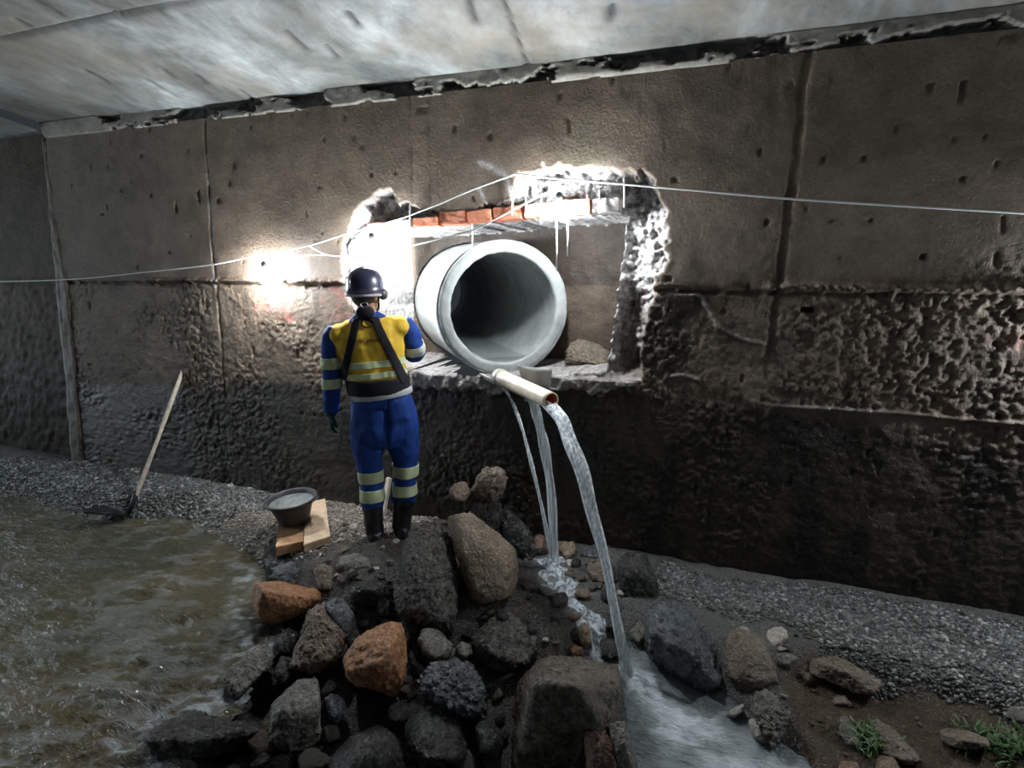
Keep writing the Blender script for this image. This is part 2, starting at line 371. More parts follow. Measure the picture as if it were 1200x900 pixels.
# crumbled mortar strip along the joint
zs_ = np.arange(-.3, 2.98, .02); ws_ = np.linspace(0, 1, 9); T_, Z_ = np.meshgrid(ws_, zs_); T_ = T_.ravel(); Z_ = Z_.ravel(); P3 = np.stack([T_, Z_, T_*0], 1)
wid = .05+.13*sstep(2.6, 1.6, Z_)+.02*fbm(np.stack([Z_*5, Z_*0, Z_*0], 1), 3, 19)
jp = np.stack([-5.56-jlean(Z_)+T_*wid-.01, np.where((T_ < .02) | (T_ > .98), .06, -.004+.014*fbm(P3*np.array((3, 9, 1)), 4, 20)), Z_], 1)
jm = link('trim_1', gridmesh('trim_1', jp, 9, len(zs_), {'mask': np.stack([T_*0+.45-.2*sstep(1.0, 2.2, Z_), T_*0+.05, T_*0, T_*0+1], 1)}), M['wall']); tag(jm, kind='structure')

# ---- ceiling: precast slabs rising towards us, skewed joints, dark form slots
CZ, CS = 3.06, .162
JD = np.array((-.174, .988)); JD = JD/np.linalg.norm(JD)
def C(px, py):
    d = ray(px, py); t = (CZ-CS*CAM[1]-CAM[2])/(d[2]+CS*d[1]); return (CAM+d*t)
def make_ceiling(x0, x1, drop=0.0, res=.022, y0=-4.4):
    xs = np.arange(x0, x1, res); ys = np.arange(y0, .06, res); X, Y = np.meshgrid(xs, ys); X = X.ravel(); Y = Y.ravel()
    P3 = np.stack([X, Y, X*0], 1); z = CZ-CS*Y-drop+fbm(P3*.8, 3, 101)*.010+fbm(P3*9, 3, 102)*.0025; dark = np.zeros(X.size)
    wob = fbm(P3*6, 2, 103)*.010
    for ln, wd in ((((620, 82), (590, 0)), .013), (((0, 46), (140, 16), (262, -4)), .016), (((100, -4), (146, 21)), .013)):
        q = [C(a, b)[:2] for a, b in ln]; dl = linedist(X, Y, q)+np.abs(wob)*.5; g = np.exp(-(dl/wd)**2); dark = np.maximum(dark, g); z = z+g*.02
    for a, b, c2, d2, wd in ((335, 38, 358, 60, .02), (100, 82, 125, 96, .018), (547, -6, 557, 27, .024), (718, 10, 718, 22, .024), (408, 16, 419, 30, .024), (170, 92, 205, 112, .012), (192, 82, 202, 90, .016), (230, 88, 242, 97, .016), (20, 24, 34, 31, .018), (45, 2, 70, 16, .014), (382, 54, 395, 68, .014), (280, 104, 296, 116, .012)):
        q = [C(a, b)[:2], C(c2, d2)[:2]]; dl = linedist(X, Y, q)+np.abs(wob)*.3; g = np.exp(-(dl/wd)**2); dark = np.maximum(dark, g*.95); z = z+g*.025
    q = [C(a, b)[:2] for a, b in ((180, 45), (250, 92), (285, 118))]; dark = np.maximum(dark, .45*np.exp(-(linedist(X, Y, q)/.012)**2)*sstep(-.3, .2, fbm(P3*12, 2, 104)))
    return gridmesh('ceiling', np.stack([X, Y, z], 1), len(xs), len(ys), {'mask': np.stack([dark, X*0, X*0, X*0+1], 1)}, flip=True)
def ceilmat():
    t = NT('stained precast slab'); sep = t.n('ShaderNodeSeparateColor', i0=t.attr('mask').outputs['Color'])
    v = t.n('ShaderNodeMapping', i0=t.vec(), i2=(0, 0, math.radians(-25)), i3=(1.25, .8, 1)).outputs[0]
    a = t.noise(1.3, 7, .62, v, .5); b = t.noise(6, 6, .7, v); d = t.noise(40, 4, .7)
    c = t.ramp(a, [(.32, (.075, .084, .082)), (.43, (.155, .160, .145)), (.53, (.25, .265, .258)), (.66, (.40, .425, .42))])
    c = t.mix(.6, c, t.ramp(b, [(.34, (.42, .43, .42)), (.56, (1, 1, 1)), (.75, (1.25, 1.25, 1.25))]), 'MULTIPLY')
    c = t.mix(t.ramp(t.noise(1.1, 5, .7), [(.48, 0.0), (.66, .6)]), c, (.25, .22, .17))
    c = t.mix(t.ramp(t.noise(3.1, 5, .75), [(.54, 0.0), (.68, .55)]), c, (.14, .17, .18))
    c = t.mix(sep.outputs[0], c, (.03, .03, .03))
    t.set(Base_Color=c, Roughness=.75, Normal=t.bump(d, .3, .004)); return t.m
M['ceil'] = ceilmat()
ce = link('ceiling', make_ceiling(-5.5, 3.4), M['ceil']); tag(ce, kind='structure')
ce2 = link('ceiling_left', make_ceiling(-11, -5.52, .05, .05), M['ceil']); tag(ce2, kind='structure')
# mortar band between slab and wall: lumps broken out of it
xs = np.arange(-5.5, 3.4, .012); ts = np.linspace(0, 1, 15); X, T = np.meshgrid(xs, ts); X = X.ravel(); T = T.ravel()
P3 = np.stack([X, T*.13, X*0], 1); brk = sstep(.08, .17, fbm(P3*np.array((3.2, 9, 0)), 5, 111, .65)+.06*sstep(-4.9, -4.6, X)-.6*sstep(-4.75, -4.95, X)+.05*fbm(P3*40, 2, 112))
low = sstep(.28, .0, T)*.02*sstep(-1.5, -1.0, X)
y = -.022+brk*.06+low+fbm(P3*25, 3, 113)*.005*(1+brk*3)-.03*T*sstep(-4.6, -4.9, X)
bandP = np.stack([X, np.where(T > .97, .06, np.where(T < .03, .06, y)), 2.945+.13*T], 1)
bm_ = gridmesh('trim_2', bandP, len(xs), len(ts), {'mask': np.stack([np.clip(brk*.9, 0, 1), X*0, X*0, X*0+1], 1)})
t = NT('joint mortar'); sep = t.n('ShaderNodeSeparateColor', i0=t.attr('mask').outputs['Color'])
c = t.ramp(t.noise(7, 6, .7), [(.3, (.16, .145, .12)), (.6, (.33, .31, .275)), (.8, (.46, .44, .41))]); c = t.mix(sep.outputs[0], c, (.05, .047, .043))
t.set(Base_Color=c, Roughness=.85, Normal=t.bump(t.noise(60, 4), .6, .006)); M['band'] = t.m
tr = link('trim_2', bm_, M['band']); tag(tr, kind='structure')

# ---- ground
RZ = -.10
river_px = [(-260, 560), (-60, 570), (0, 577), (40, 590), (75, 603), (105, 612), (160, 612), (215, 614), (250, 640), (285, 655), (308, 682), (300, 720), (305, 760), (268, 800), (250, 832), (165, 855), (160, 930), (-700, 930)]
river = [tuple(G(a, b, RZ)[:2]) for a, b in river_px]+[(-3.5, -4.4), (-9.5, -4.4), (-10.9, -.9)]
pool_px = [(728, 765), (770, 782), (800, 806), (850, 830), (895, 868), (935, 912), (940, 990), (700, 990), (712, 830)]
pool = [tuple(G(a, b, RZ)[:2]) for a, b in pool_px]
mud = [tuple(G(a, b, RZ)[:2]) for a, b in [(880, 790), (960, 780), (1040, 800), (1130, 815), (1230, 850), (1230, 960), (940, 960), (905, 860)]]
sand = [tuple(G(a, b, 0)[:2]) for a, b in [(170, 575), (260, 565), (420, 590), (420, 640), (330, 620), (200, 610)]]
def ground_z(X, Y):
    X = np.atleast_1d(np.asarray(X, float)); Y = np.atleast_1d(np.asarray(Y, float)); P3 = np.stack([X, Y, X*0], 1)
    w = fbm(P3*5, 3, 121)*.04+fbm(P3*18, 2, 126)*.02
    sr = polysd(X, Y, river)+w; sp = polysd(X, Y, pool)+w; sm = polysd(X, Y, mud)+w
    s = np.maximum(sr, sp)
    z = np.where(s > 0, RZ-.02-.25*np.clip(s, 0, .5), RZ-.02+.16*sstep(0, .28, -s))
    z = np.where(sp > 0, RZ-.06, z)
    z = np.minimum(z, np.where(sm > 0, .03-.09*sstep(0, .18, sm), 1))
    heap = [tuple(G(a, b, 0)[:2]) for a, b in [(330, 660), (430, 625), (520, 610), (600, 620), (640, 700), (730, 790), (720, 930), (200, 930), (260, 800), (320, 720)]]
    sh = polysd(X, Y, heap); z = z+.04*sstep(-.05, .2, sh)+fbm(P3*9, 3, 122)*.03*sstep(-.05, .1, sh)-.25*sstep(-.75, -1.35, Y)*sstep(-.12, .08, sh)
    z = z+fbm(P3*2.5, 3, 123)*.018+fbm(P3*14, 3, 124)*.007
    return z, sr, sp, sm, sh
def make_ground():
    xs = np.concatenate([np.arange(-10.9, -6, .06), np.arange(-6, 2.4, .022), np.arange(2.4, 3.6, .06)]); ys = np.concatenate([np.arange(-6.5, -3.2, .08), np.arange(-3.2, .12, .022)])
    X, Y = np.meshgrid(xs, ys); X = X.ravel(); Y = Y.ravel(); z, sr, sp, sm, sh = ground_z(X, Y)
    P3 = np.stack([X, Y, X*0], 1); n = fbm(P3*3, 3, 131)*.08
    sa = polysd(X, Y, sand)
    A = np.stack([sstep(-.05, .12, sm+n), sstep(-.1, .15, sa+n), sstep(-.1, .1, sh+n), np.ones(X.size)], 1)
    return gridmesh('floor', np.stack([X, Y, z], 1), len(xs), len(ys), {'mask': A})
t = NT('gravelly culvert bed'); sep = t.n('ShaderNodeSeparateColor', i0=t.attr('mask').outputs['Color'])
vo = t.n('ShaderNodeTexVoronoi', i0=t.vec()); vo.inputs['Scale'].default_value = 110
g = t.ramp(vo.outputs['Color'], [(.15, (.025, .028, .030)), (.5, (.075, .08, .08)), (.85, (.18, .185, .18))])
g = t.mix(.5, g, t.ramp(t.noise(4, 6), [(.3, (.08, .075, .065)), (.7, (.19, .185, .17))]))
fine = t.noise(60, 5, .7)
g = t.mix(sep.outputs[1], g, t.ramp(fine, [(.38, (.12, .10, .08)), (.6, (.34, .285, .23))]))
g = t.mix(sep.outputs[0], g, t.ramp(t.noise(9, 6), [(.3, (.055, .040, .025)), (.7, (.12, .09, .058))]))
g = t.mix(sep.outputs[2], g, t.ramp(fine, [(.4, (.018, .016, .015)), (.6, (.10, .085, .07))]))
r = t.math('SUBTRACT', .62, t.math('MULTIPLY', sep.outputs[0], .35))
nb = t.bump(vo.outputs['Distance'], .9, .016); nb = t.bump(fine, .9, .02, nb)
t.set(Base_Color=g, Roughness=r, Normal=nb); M['ground'] = t.m
fl = link('floor', make_ground(), M['ground']); tag(fl, kind='structure')

# ---- river: murky green brown water with small standing waves
pfoam_ref = [0]
def water_grid(name, x0, x1, y0, y1, res, amp, seed, poly, zl, fo=None):
    xs = np.arange(x0, x1, res); ys = np.arange(y0, y1, res); X, Y = np.meshgrid(xs, ys); X = X.ravel(); Y = Y.ravel()
    u = X*.94+Y*.34; w = -X*.34+Y*.94
    P3 = np.stack([u*3.2, w*6.5, X*0], 1); a = fbm(P3, 4, seed, .55)
    act = .35+.65*sstep(-.2, .35, fbm(np.stack([X*.9, Y*.9, X*0], 1), 3, seed+5))
    z = zl+amp*a*act+amp*.4*ridge(np.stack([u*9, w*17, X*0], 1), 2, seed+9)*act
    sd = polysd(X, Y, poly)
    foam = act*sstep(.25, .62, ridge(np.stack([u*4, w*9, X*0], 1), 3, seed+2))
    if fo: foam = fo(X, Y, foam, sd, u, w)
    if fo is pfoam_ref[0]:
        d = np.hypot(X-LP[0], Y-LP[1]); z = z+np.exp(-(d/.13)**2)*(.025+.05*np.abs(fbm(np.stack([X*22, Y*22, X*0], 1), 3, 333)))+np.clip(foam, 0, 1)*.012*fbm(np.stack([X*16, Y*16, X*0], 1), 3, 334)
    return gridmesh(name, np.stack([X, Y, z], 1), len(xs), len(ys), {'mask': np.stack([np.clip(foam, 0, 1), X*0, X*0, X*0+1], 1)}, keep=sd > -.12)
def rfoam_glint(X, Y, foam, sd, u, w):
    edge = sstep(.22, .02, sd)*sstep(-3.2, -2.6, X)*sstep(-.75, -1.0, Y)  # froth by the rocks, doubling as bluish water glints painted into the colour
    return foam*.22+edge*sstep(-.05, .45, fbm(np.stack([u*14, w*20, X*0], 1), 3, 7))*.9
def watermat(name, c1, c2, foamc, foamr, rough=.06):
    t = NT(name); sep = t.n('ShaderNodeSeparateColor', i0=t.attr('mask').outputs['Color'])
    c = t.ramp(t.noise(1.1, 5, .6, dist=.6), [(.3, c1), (.7, c2)])
    c = t.mix(sep.outputs[0], c, foamc)
    nb = t.bump(t.noise(16, 4, .6, t.vec((1, 2.2, 1)), .8), .9, .03); nb = t.bump(t.noise(55, 3, .6, t.vec((1, 1.8, 1)), .5), .5, .009, nb)
    t.set(Base_Color=c, Roughness=t.math('ADD', rough, t.math('MULTIPLY', sep.outputs[0], foamr)), Normal=nb, IOR=1.33, Specular_IOR_Level=.5); return t.m
M['river'] = watermat('murky river water', (.036, .044, .028), (.105, .086, .050), (.42, .46, .48), .12)
rv = link('river_water', water_grid('river_water', -11, -1.7, -4.6, -.3,   .016, .046, 201, river, RZ, rfoam_glint), M['river'])
tag(rv, 'murky green brown stream water flowing along the left side', 'water', kind='stuff')
LP = G(737, 800, RZ)
def pfoam(X, Y, foam, sd, u, w):
    d = np.hypot(X-LP[0], Y-LP[1]); dirx = (X-LP[0])*.62+(Y-LP[1])*-.79; side = (X-LP[0])*.79+(Y-LP[1])*.62
    n = fbm(np.stack([X*9, Y*9, X*0], 1), 4, 301)
    plume = np.exp(-((side-.06-.22*dirx+.04*n)/(.07+.22*np.clip(dirx, 0, 2)))**2)*sstep(-.06, .05, dirx)*sstep(1.3, .25, dirx)
    return plume*(.75+.6*n)+np.exp(-(d/.10)**2)*.9+.18*(n+.4)
pfoam_ref[0] = pfoam
M['pool'] = watermat('churned plunge pool water', (.10, .125, .125), (.15, .17, .165), (.62, .68, .72), .35, .12)
pw = link('plunge_pool_water', water_grid('plunge_pool_water', -1.2, 1.2, -3.2, -.7, .012, .016, 221, pool, RZ+.012, pfoam), M['pool'])
tag(pw, 'churned milky water where the long jet lands, bottom right', 'water', kind='stuff')

# ================================================================== OPENING: lintel bricks, pipe
t = NT('orange brick'); t.set(Base_Color=t.ramp(t.noise(18, 5, .7), [(.3, (.42, .13, .07)), (.6, (.62, .24, .14)), (.8, (.68, .45, .36))]), Roughness=.8, Normal=t.bump(t.noise(70, 4), .5, .005)); M['obrick'] = t.m
lint = empty('trim_3', (-1.5, .02, 2.17)); tag(lint, kind='structure')
t = NT('whitened mortar'); t.set(Base_Color=t.ramp(t.noise(24, 5, .7), [(.3, (.3, .28, .26)), (.7, (.66, .63, .6))]), Roughness=.85, Normal=t.bump(t.noise(60, 4), .6, .006)); M['mortar'] = t.m
def soffit(x): return 2.125+.085*(x-HL)/1.8
x = HL+.03; k = 0
while x < -.66:
    Lb = min(random.uniform(.17, .23), -.62-x); xm = x+Lb/2; hb = .085 if xm > -1.9 else .055; hb *= random.uniform(.9, 1.1)
    bmq = boxvf(Lb-.010, .12, hb, .006, 2); bmesh.ops.subdivide_edges(bmq, edges=[e for e in bmq.edges if e.calc_length() > .04], cuts=5, use_grid_fill=True); mb = bmm(bmq, 'brick_piece', False)
    P = coords(mb); setco(mb, P+normals(mb)*(fbm(P*30+x*7, 3, k)*.007)[:, None])
    b = link('brick_piece', mb, M['mortar'] if k in (1, 8) else M['obrick'], lint); b.location = (xm+1.5, random.uniform(.012, .03), soffit(xm)+hb/2-2.17)
    b.rotation_euler = (random.uniform(-.05, .05), -.045+random.uniform(-.02, .02), random.uniform(-.05, .05)); x += Lb; k += 1
t = NT('rust and lime coated bar'); t.set(Base_Color=t.ramp(t.noise(40, 4), [(.4, (.5, .48, .46)), (.7, (.75, .73, .7))]), Roughness=.7); M['bar'] = t.m
for px, py0, py1 in ((480, 238, 290), (553, 262, 290), (600, 218, 252), (634, 225, 262), (652, 258, 318), (665, 258, 300), (702, 222, 250), (731, 208, 243), (688, 228, 252), (615, 220, 250)):
    a = W(px, py0, -.02+random.uniform(-.015, .01)); b2 = W(px+random.uniform(-1, 1), py1, -.03)
    o = tube('exposed_bar', [V(a)-lint.location, V((a+b2)/2+np.array((.003, 0, 0)))-lint.location, V(b2)-lint.location], .0045, M['bar'], lint, 8)
# broken lumps of concrete hanging round the top of the opening
# ---- big concrete pipe
t = NT('smooth pale pipe concrete'); n1 = t.noise(6, 6, .65); c = t.ramp(n1, [(.3, (.24, .26, .25)), (.55, (.36, .385, .375)), (.75, (.45, .475, .465))])
vo = t.n('ShaderNodeTexVoronoi', i0=t.vec()); vo.inputs['Scale'].default_value = 90
c = t.mix(.25, c, t.ramp(t.noise(60, 4), [(.3, .5), (.7, 1.1)]), 'MULTIPLY')
t.set(Base_Color=c, Roughness=.7, Normal=t.bump(t.noise(70, 4), .3, .004)); M['pipe'] = t.m
def make_pipe():
    OR, IR, L = .458, .372, 3.0; seg = 96; prof = []
    for s in np.linspace(0, 1, 24): prof.append((L*(1-s), OR))               # outside, back to front
    prof += [(.012, OR-.002), (.002, OR-.012), (0, OR-.03), (0, IR+.03), (.002, IR+.012), (.012, IR+.002)]
    for s in np.linspace(0, 1, 40):
        d = .02+(L-.02)*s; prof.append((d, IR-.006*math.exp(-((d-.62)/.015)**2)+(.012 if d > .63 else 0)))
    prof += [(L, OR-.03)]
    a = V((pax.y, -pax.x, 0)); vs = []; fs = []; n = len(prof)
    for d, r in prof:
        for k in range(seg):
            w = 2*PI*k/seg; vs.append(a*(math.cos(w)*r)+V((0, 0, 1))*(math.sin(w)*r)+pax*d)
    for i in range(n):
        j = (i+1) % n
        for k in range(seg):
            k2 = (k+1) % seg; fs.append((i*seg+k, i*seg+k2, j*seg+k2, j*seg+k))
    me = pmesh('concrete_pipe', vs, fs); P = coords(me); N = normals(me); fr = np.exp(-(np.abs(P@np.array(pax))/.03)**2)
    P = P+N*(fbm(P*18, 3, 401)*.004+fr*fbm(P*30, 3, 402)*.008)[:, None]; setco(me, P); return me
pp = link('concrete_pipe', make_pipe(), M['pipe'], loc=pipe_c)
tag(pp, 'large pale round concrete drain pipe sticking out of the broken wall opening', 'pipe')
# shallow water lying in the pipe
def pipe_water():
    v = []; f = []; a = V((pax.y, -pax.x, 0)); n = 14
    for i in range(n):
        d = .01+2.8*i/(n-1)
        for k in range(9):
            s = -1+2*k/8; hw = .155; v.append(a*(s*hw)+V((0, 0, -.333+.002*math.sin(i*2.1+k)))+pax*d)
    for i in range(n-1):
        for k in range(8): q = i*9+k; f.append((q, q+1, q+10, q+9))
    return pmesh('pipe_water', v, f)
t = NT('clear shallow water'); t.set(Base_Color=(.30, .34, .33), Roughness=.08, IOR=1.33, Alpha=.6, Normal=t.bump(t.noise(20, 3), .2, .01)); M['shallow'] = t.m
o = link('pipe_water', pipe_water(), M['shallow'], loc=pipe_c); tag(o, 'shallow water lying in the bottom of the concrete pipe', 'water', kind='stuff')
# ---- grey bent sheet below the pipe mouth
def bent_sheet():
    bm = bmesh.new(); nx, nz = 16, 6; g = []
    tl, tr_, br, bl = [V(W(*q)) for q in ((606, 427, -.02), (648, 431, -.10), (643, 457, -.10), (611, 446, -.05))]
    for i in range(nz):
        row = []
        for j in range(nx):
            s, u = j/(nx-1), i/(nz-1); p = (tl*(1-s)+tr_*s)*(1-u)+(bl*(1-s)+br*s)*u
            p.y += .05*math.sin(PI*s)*-1+.03*u*u; row.append(bm.verts.new(p))
        g.append(row)
    for i in range(nz-1):
        for j in range(nx-1): bm.faces.new((g[i][j], g[i][j+1], g[i+1][j+1], g[i+1][j]))
    bmesh.ops.recalc_face_normals(bm, faces=bm.faces); bmesh.ops.solidify(bm, geom=bm.faces[:], thickness=.007); return bmm(bm, 'gutter_piece')
M['sheet'] = simple('weathered grey sheet', (.36, .36, .34), .55, 0, .2, 12)
o = link('gutter_piece', bent_sheet(), M['sheet']); tag(o, 'bent grey half-pipe gutter piece standing on the sill under the pipe mouth', 'gutter')

# ---- white plastic drain pipe
d0 = V(W(573, 436, .02)); d1 = V(W(646, 470, -.42)); dd = (d1-d0); DL = dd.length; dt = dd.normalized()
da = dt.cross(V((0, 0, 1))).normalized(); db = da.cross(dt).normalized()
def half_tube(R, r, s0, s1, cut):
    """tube whose first `cut` metres are opened into a scoop"""
    bm = bmesh.new(); n = 30; seg = 32; out = []; inn = []
    for i in range(n+1):
        s = s0+(s1-s0)*i/n; op = PI*.55*(1-float(sstep(cut*.75, cut, np.array(s)))); ro = []; ri = []
        for k in range(seg+1):
            w = PI/2+op+(2*PI-2*op)*k/seg; q = d0+dt*s
            ro.append(bm.verts.new(q+da*math.cos(w)*R+db*math.sin(w)*R)); ri.append(bm.verts.new(q+da*math.cos(w)*r+db*math.sin(w)*r))
        out.append(ro); inn.append(ri)
    for i in range(n):
        for k in range(seg):
            bm.faces.new((out[i][k], out[i][k+1], out[i+1][k+1], out[i+1][k])); bm.faces.new((inn[i][k], inn[i+1][k], inn[i+1][k+1], inn[i][k+1]))
        for k in (0, seg):
            bm.faces.new((out[i][k], out[i+1][k], inn[i+1][k], inn[i][k]))
    for i in (0, n):
        for k in range(seg): bm.faces.new((out[i][k], inn[i][k], inn[i][k+1], out[i][k+1]))
    bmesh.ops.recalc_face_normals(bm, faces=bm.faces); return bm
t = NT('cream plastic'); t.set(Base_Color=t.ramp(t.noise(12, 5), [(.35, (.62, .50, .36)), (.6, (.82, .76, .64))]), Roughness=.35); M['pvc'] = t.m
M['pvcgrey'] = simple('pale grey plastic', (.62, .63, .62), .4, 0, .1, 10)
M['pvcin'] = simple('wet orange plastic bore', (.62, .20, .035), .25, 0, .2, 20)
dp = link('drain_pipe', bmm(half_tube(.052, .047, 0, DL, .12), 'drain_pipe'), M['pvc']); tag(dp, 'cream plastic drain pipe with orange mouth pouring water off the sill', 'pipe')
link('pipe_bore', bmm(half_tube(.0465, .043, .1, DL-.003, .12), 'pipe_bore'), M['pvcin'], dp)['label'] = 'orange inside of the pipe'
link('scoop', bmm(half_tube(.058, .0525, -.03, .17, .16), 'scoop'), M['pvcgrey'], dp)['label'] = 'pale grey cut-open scoop at the upper end'

# ---- falling water
def watershader(name, white, a0, a1, sx=(60, 60, 2.5)):
    t = NT(name); s = t.noise(1.0, 4, .65, t.vec(sx)); 
    t.set(Base_Color=white, Roughness=.12, IOR=1.33, Alpha=t.ramp(s, [(.34, a0), (.62, a1)]), Transmission_Weight=.1, Normal=t.bump(s, .6, .01)); return t.m
M['jet'] = watershader('falling water', (.90, .95, .98), .16, 1.0)
M['thin'] = watershader('thin falling water', (.88, .93, .96), .10, .85)
def fall(name, P0, P1, w0, w1, vz=0.0, mat=None, seed=0, strands=3, n=44):
    """parabolic fall from P0 to P1 of a few twisting strands in one body of water"""
    P0, P1 = V(P0), V(P1); T = (-vz+math.sqrt(vz*vz+2*9.81*(P0.z-P1.z)))/9.81 if True else 1
    sh = Shell(); R = random.Random(seed)
    for s in range(strands):
        ph = R.random()*6; pts = []; rad = []; o = (s-(strands-1)/2)
        for i in range(n):
            u = i/(n-1); tt = T*u; p = P0.lerp(P1, u); p.z = P0.z-vz*tt-.5*9.81*tt*tt
            w = w0+(w1-w0)*u; p.x += o*w*.42+math.sin(u*9+ph)*w*.16*u; p.y += math.cos(u*7+ph)*w*.22*u
            pts.append(p); rad.append(w*(.34+.10*math.sin(u*23+ph))*(1-.25*u))
        sh.add(tube_vf, pts, rad, 12)
    return link(name, pmesh(name, sh.v, sh.f), mat)
tip = d1-db*.022+dt*-.01
o = fall('water_jet', tip, LP+np.array((.01, -.02, -.05)), .062, .040, .55, M['jet'], 1, 3); tag(o, 'long white water jet arcing from the orange pipe mouth to the pool', 'water jet')
s2 = d0+dt*.13-db*.05; s3 = d0+dt*(DL*.68)-db*.05; L2 = G(648, 668, .0)
o = fall('water_stream', s2, L2+np.array((-.01, .0, .04)), .018, .030, .25, M['thin'], 2, 2); tag(o, 'thin left thread of water dripping from the pipe scoop', 'water stream')
o = fall('water_stream', s3, L2+np.array((.02, .02, .04)), .040, .045, .1, M['thin'], 3, 3); tag(o, 'water stream leaking from under the middle of the cream pipe', 'water stream')

# ================================================================== ROCKS
def ico(sub):
    bm = bmesh.new(); bmesh.ops.create_icosphere(bm, subdivisions=sub, radius=1)
    bm.verts.ensure_lookup_table(); v = np.array([q.co[:] for q in bm.verts]); f = np.array([[w.index for w in q.verts] for q in bm.faces]); bm.free(); return v/np.linalg.norm(v, axis=1)[:, None], f
ICO = {k: ico(k) for k in (2, 3, 4, 5, 6)}
def hull_planes(P):
    bm = bmesh.new()
    for p in P: bm.verts.new(p)
    bmesh.ops.convex_hull(bm, input=bm.verts); bm.normal_update(); out = []
    for f in bm.faces:
        nrm = np.array(f.normal[:]); d = float(nrm@np.array(f.verts[0].co[:]))
        if np.linalg.norm(nrm) < .5: continue
        if all(nrm@q[0] < .992 for q in out): out.append((nrm, d))
    bm.free(); return np.array([q[0] for q in out]), np.array([q[1] for q in out])
def rockmesh(name, P, sub=5, seed=0, amp=.06, p=18, freq=1.0, pit=.0, chips=9, gr=1.0):
    c = P.mean(0); Nn, D = hull_planes(P-c); D = np.maximum(D, .004); rg = np.random.default_rng(seed+11)
    ch = rg.normal(size=(chips, 3)); ch /= np.linalg.norm(ch, axis=1)[:, None]; sup = ((P-c)@ch.T).max(0)
    Nn = np.vstack([Nn, ch]); D = np.concatenate([D, sup*rg.uniform(.74, .92, chips)]) if chips else D
    U, Fc = ICO[sub]; q = np.clip(U@Nn.T, 0, None)/D; r = (q**p).sum(1)**(-1/p)
    size = float(np.mean(r)); Q = U*r[:, None]; X = Q/size*freq
    wv = np.stack([fbm(X*2+seed, 2, seed+6), fbm(X*2+seed+9, 2, seed+7), fbm(X*2-seed, 2, seed+8)], 1)*.35
    st = (X+wv)@np.array((.35, .2, .9))*5.5+seed; lay = st-np.floor(st); lay = np.minimum(lay, 1-lay)*2
    k = 1+amp*fbm(X*1.6+seed*3.1, 4, seed)+amp*.9*fbm(X*5+seed, 3, seed+1)+amp*.5*ridge(X*3.1+wv, 3, seed+2)-amp*.4
    if sub > 3: k = k+amp*.75*fbm(X*15+seed, 3, seed+3)+amp*.35*(sstep(0, .25, lay)-1)*sstep(-.2, .3, fbm(X*1.3, 2, seed+5))
    if sub > 4: k = k+.020*gr*(fbm(X*34, 2, seed+9)+.8*ridge(X*22, 2, seed+10))
    if pit: k = k-pit*sstep(.15, .6, fbm(X*7, 2, seed+4))
    Q = Q*k[:, None]
    base = np.array((c[0], c[1], (Q[:, 2]+c[2]).min()))
    return pmesh(name, Q+c-base, Fc), base
def rock(label, outline, mat, thick=.25, zb=-.08, by=None, front=(), sub=5, seed=None, amp=.05, p=34, name='rock', tilt=.6, freq=1.0, pit=0.0, group='rocks of the rubble heap', cat='rock'):
    xs = [q[0] for q in outline]; ys = [q[1] for q in outline]; cx, cy = sum(xs)/len(xs), sum(ys)/len(ys); y0, y1 = min(ys), max(ys); tilt = min(tilt*1.6, max(1.3, tilt))
    fr = frame(cx, by or y1, zb); P = []
    for px, py in outline:
        vv = (py-y0)/(y1-y0+1e-6); P.append(on(fr, px, py, thick*(.10+tilt*(1-vv))))
        P.append(on(fr, cx+(px-cx)*.82, cy+(py-cy)*.82, thick*(.75+tilt*(1-vv))))
        if not front: P.append(on(fr, cx+(px-cx)*.62, cy+(py-cy)*.62+(y1-y0)*.08, thick*(.0+tilt*.7*(1-vv))-.02))
    for q in front: P.append(on(fr, q[0], q[1], q[2] if len(q) > 2 else -.02))
    if seed is None: seed = int(cx*7+cy*13) % 997
    if sub == 5 and max(max(xs)-min(xs), y1-y0) > 60: sub = 6
    me, base = rockmesh(name, np.array(P), sub, seed, amp*1.25, p, freq, pit, 9, 2.0 if mat == 'asphalt' else 1.0)
    o = link(name, me, M[mat], loc=base); tag(o, label, cat, group); return o
# hero rocks: outlines in photograph pixels, placed on the ground they stand on
rock('tall tan wet slab leaning in the middle of the heap', [(522, 596), (538, 590), (552, 603), (566, 622), (590, 629), (604, 643), (613, 672), (607, 698), (573, 723), (560, 722), (549, 695), (538, 657), (526, 625)], 'tan', .22, .0, 722, sub=6, amp=.026, tilt=1.35)
rock('big coarse blackish block left of the tan slab', [(464, 655), (474, 628), (490, 612), (512, 611), (528, 622), (541, 690), (545, 732), (520, 745), (490, 738), (466, 722), (460, 690)], 'asphalt', .30, -.02, 742, sub=6, amp=.05, tilt=.95, pit=.02)
rock('pale brown knobbly rock crowning the heap', [(549, 572), (555, 557), (571, 547), (592, 545), (595, 560), (590, 582), (575, 592), (556, 588)], 'brown', .18, .35, 592, amp=.10, tilt=.5, pit=.03)
rock('small brown rock beside the heap top facing the worker', [(526, 573), (532, 566), (546, 564), (552, 575), (548, 590), (534, 590), (527, 584)], 'brown', .13, .39, 590, sub=4, amp=.07)
rock('dark rugged rock under the crowning brown rock', [(546, 588), (556, 574), (574, 573), (586, 584), (590, 605), (598, 632), (580, 640), (560, 626), (548, 606)], 'asphalt', .16, .02, 650, amp=.10, pit=.03)
rock('dark rock sloping right behind the tan slab', [(580, 604), (594, 596), (608, 606), (622, 622), (630, 645), (624, 662), (606, 655), (590, 632)], 'wet', .22, .0, 664, amp=.10)
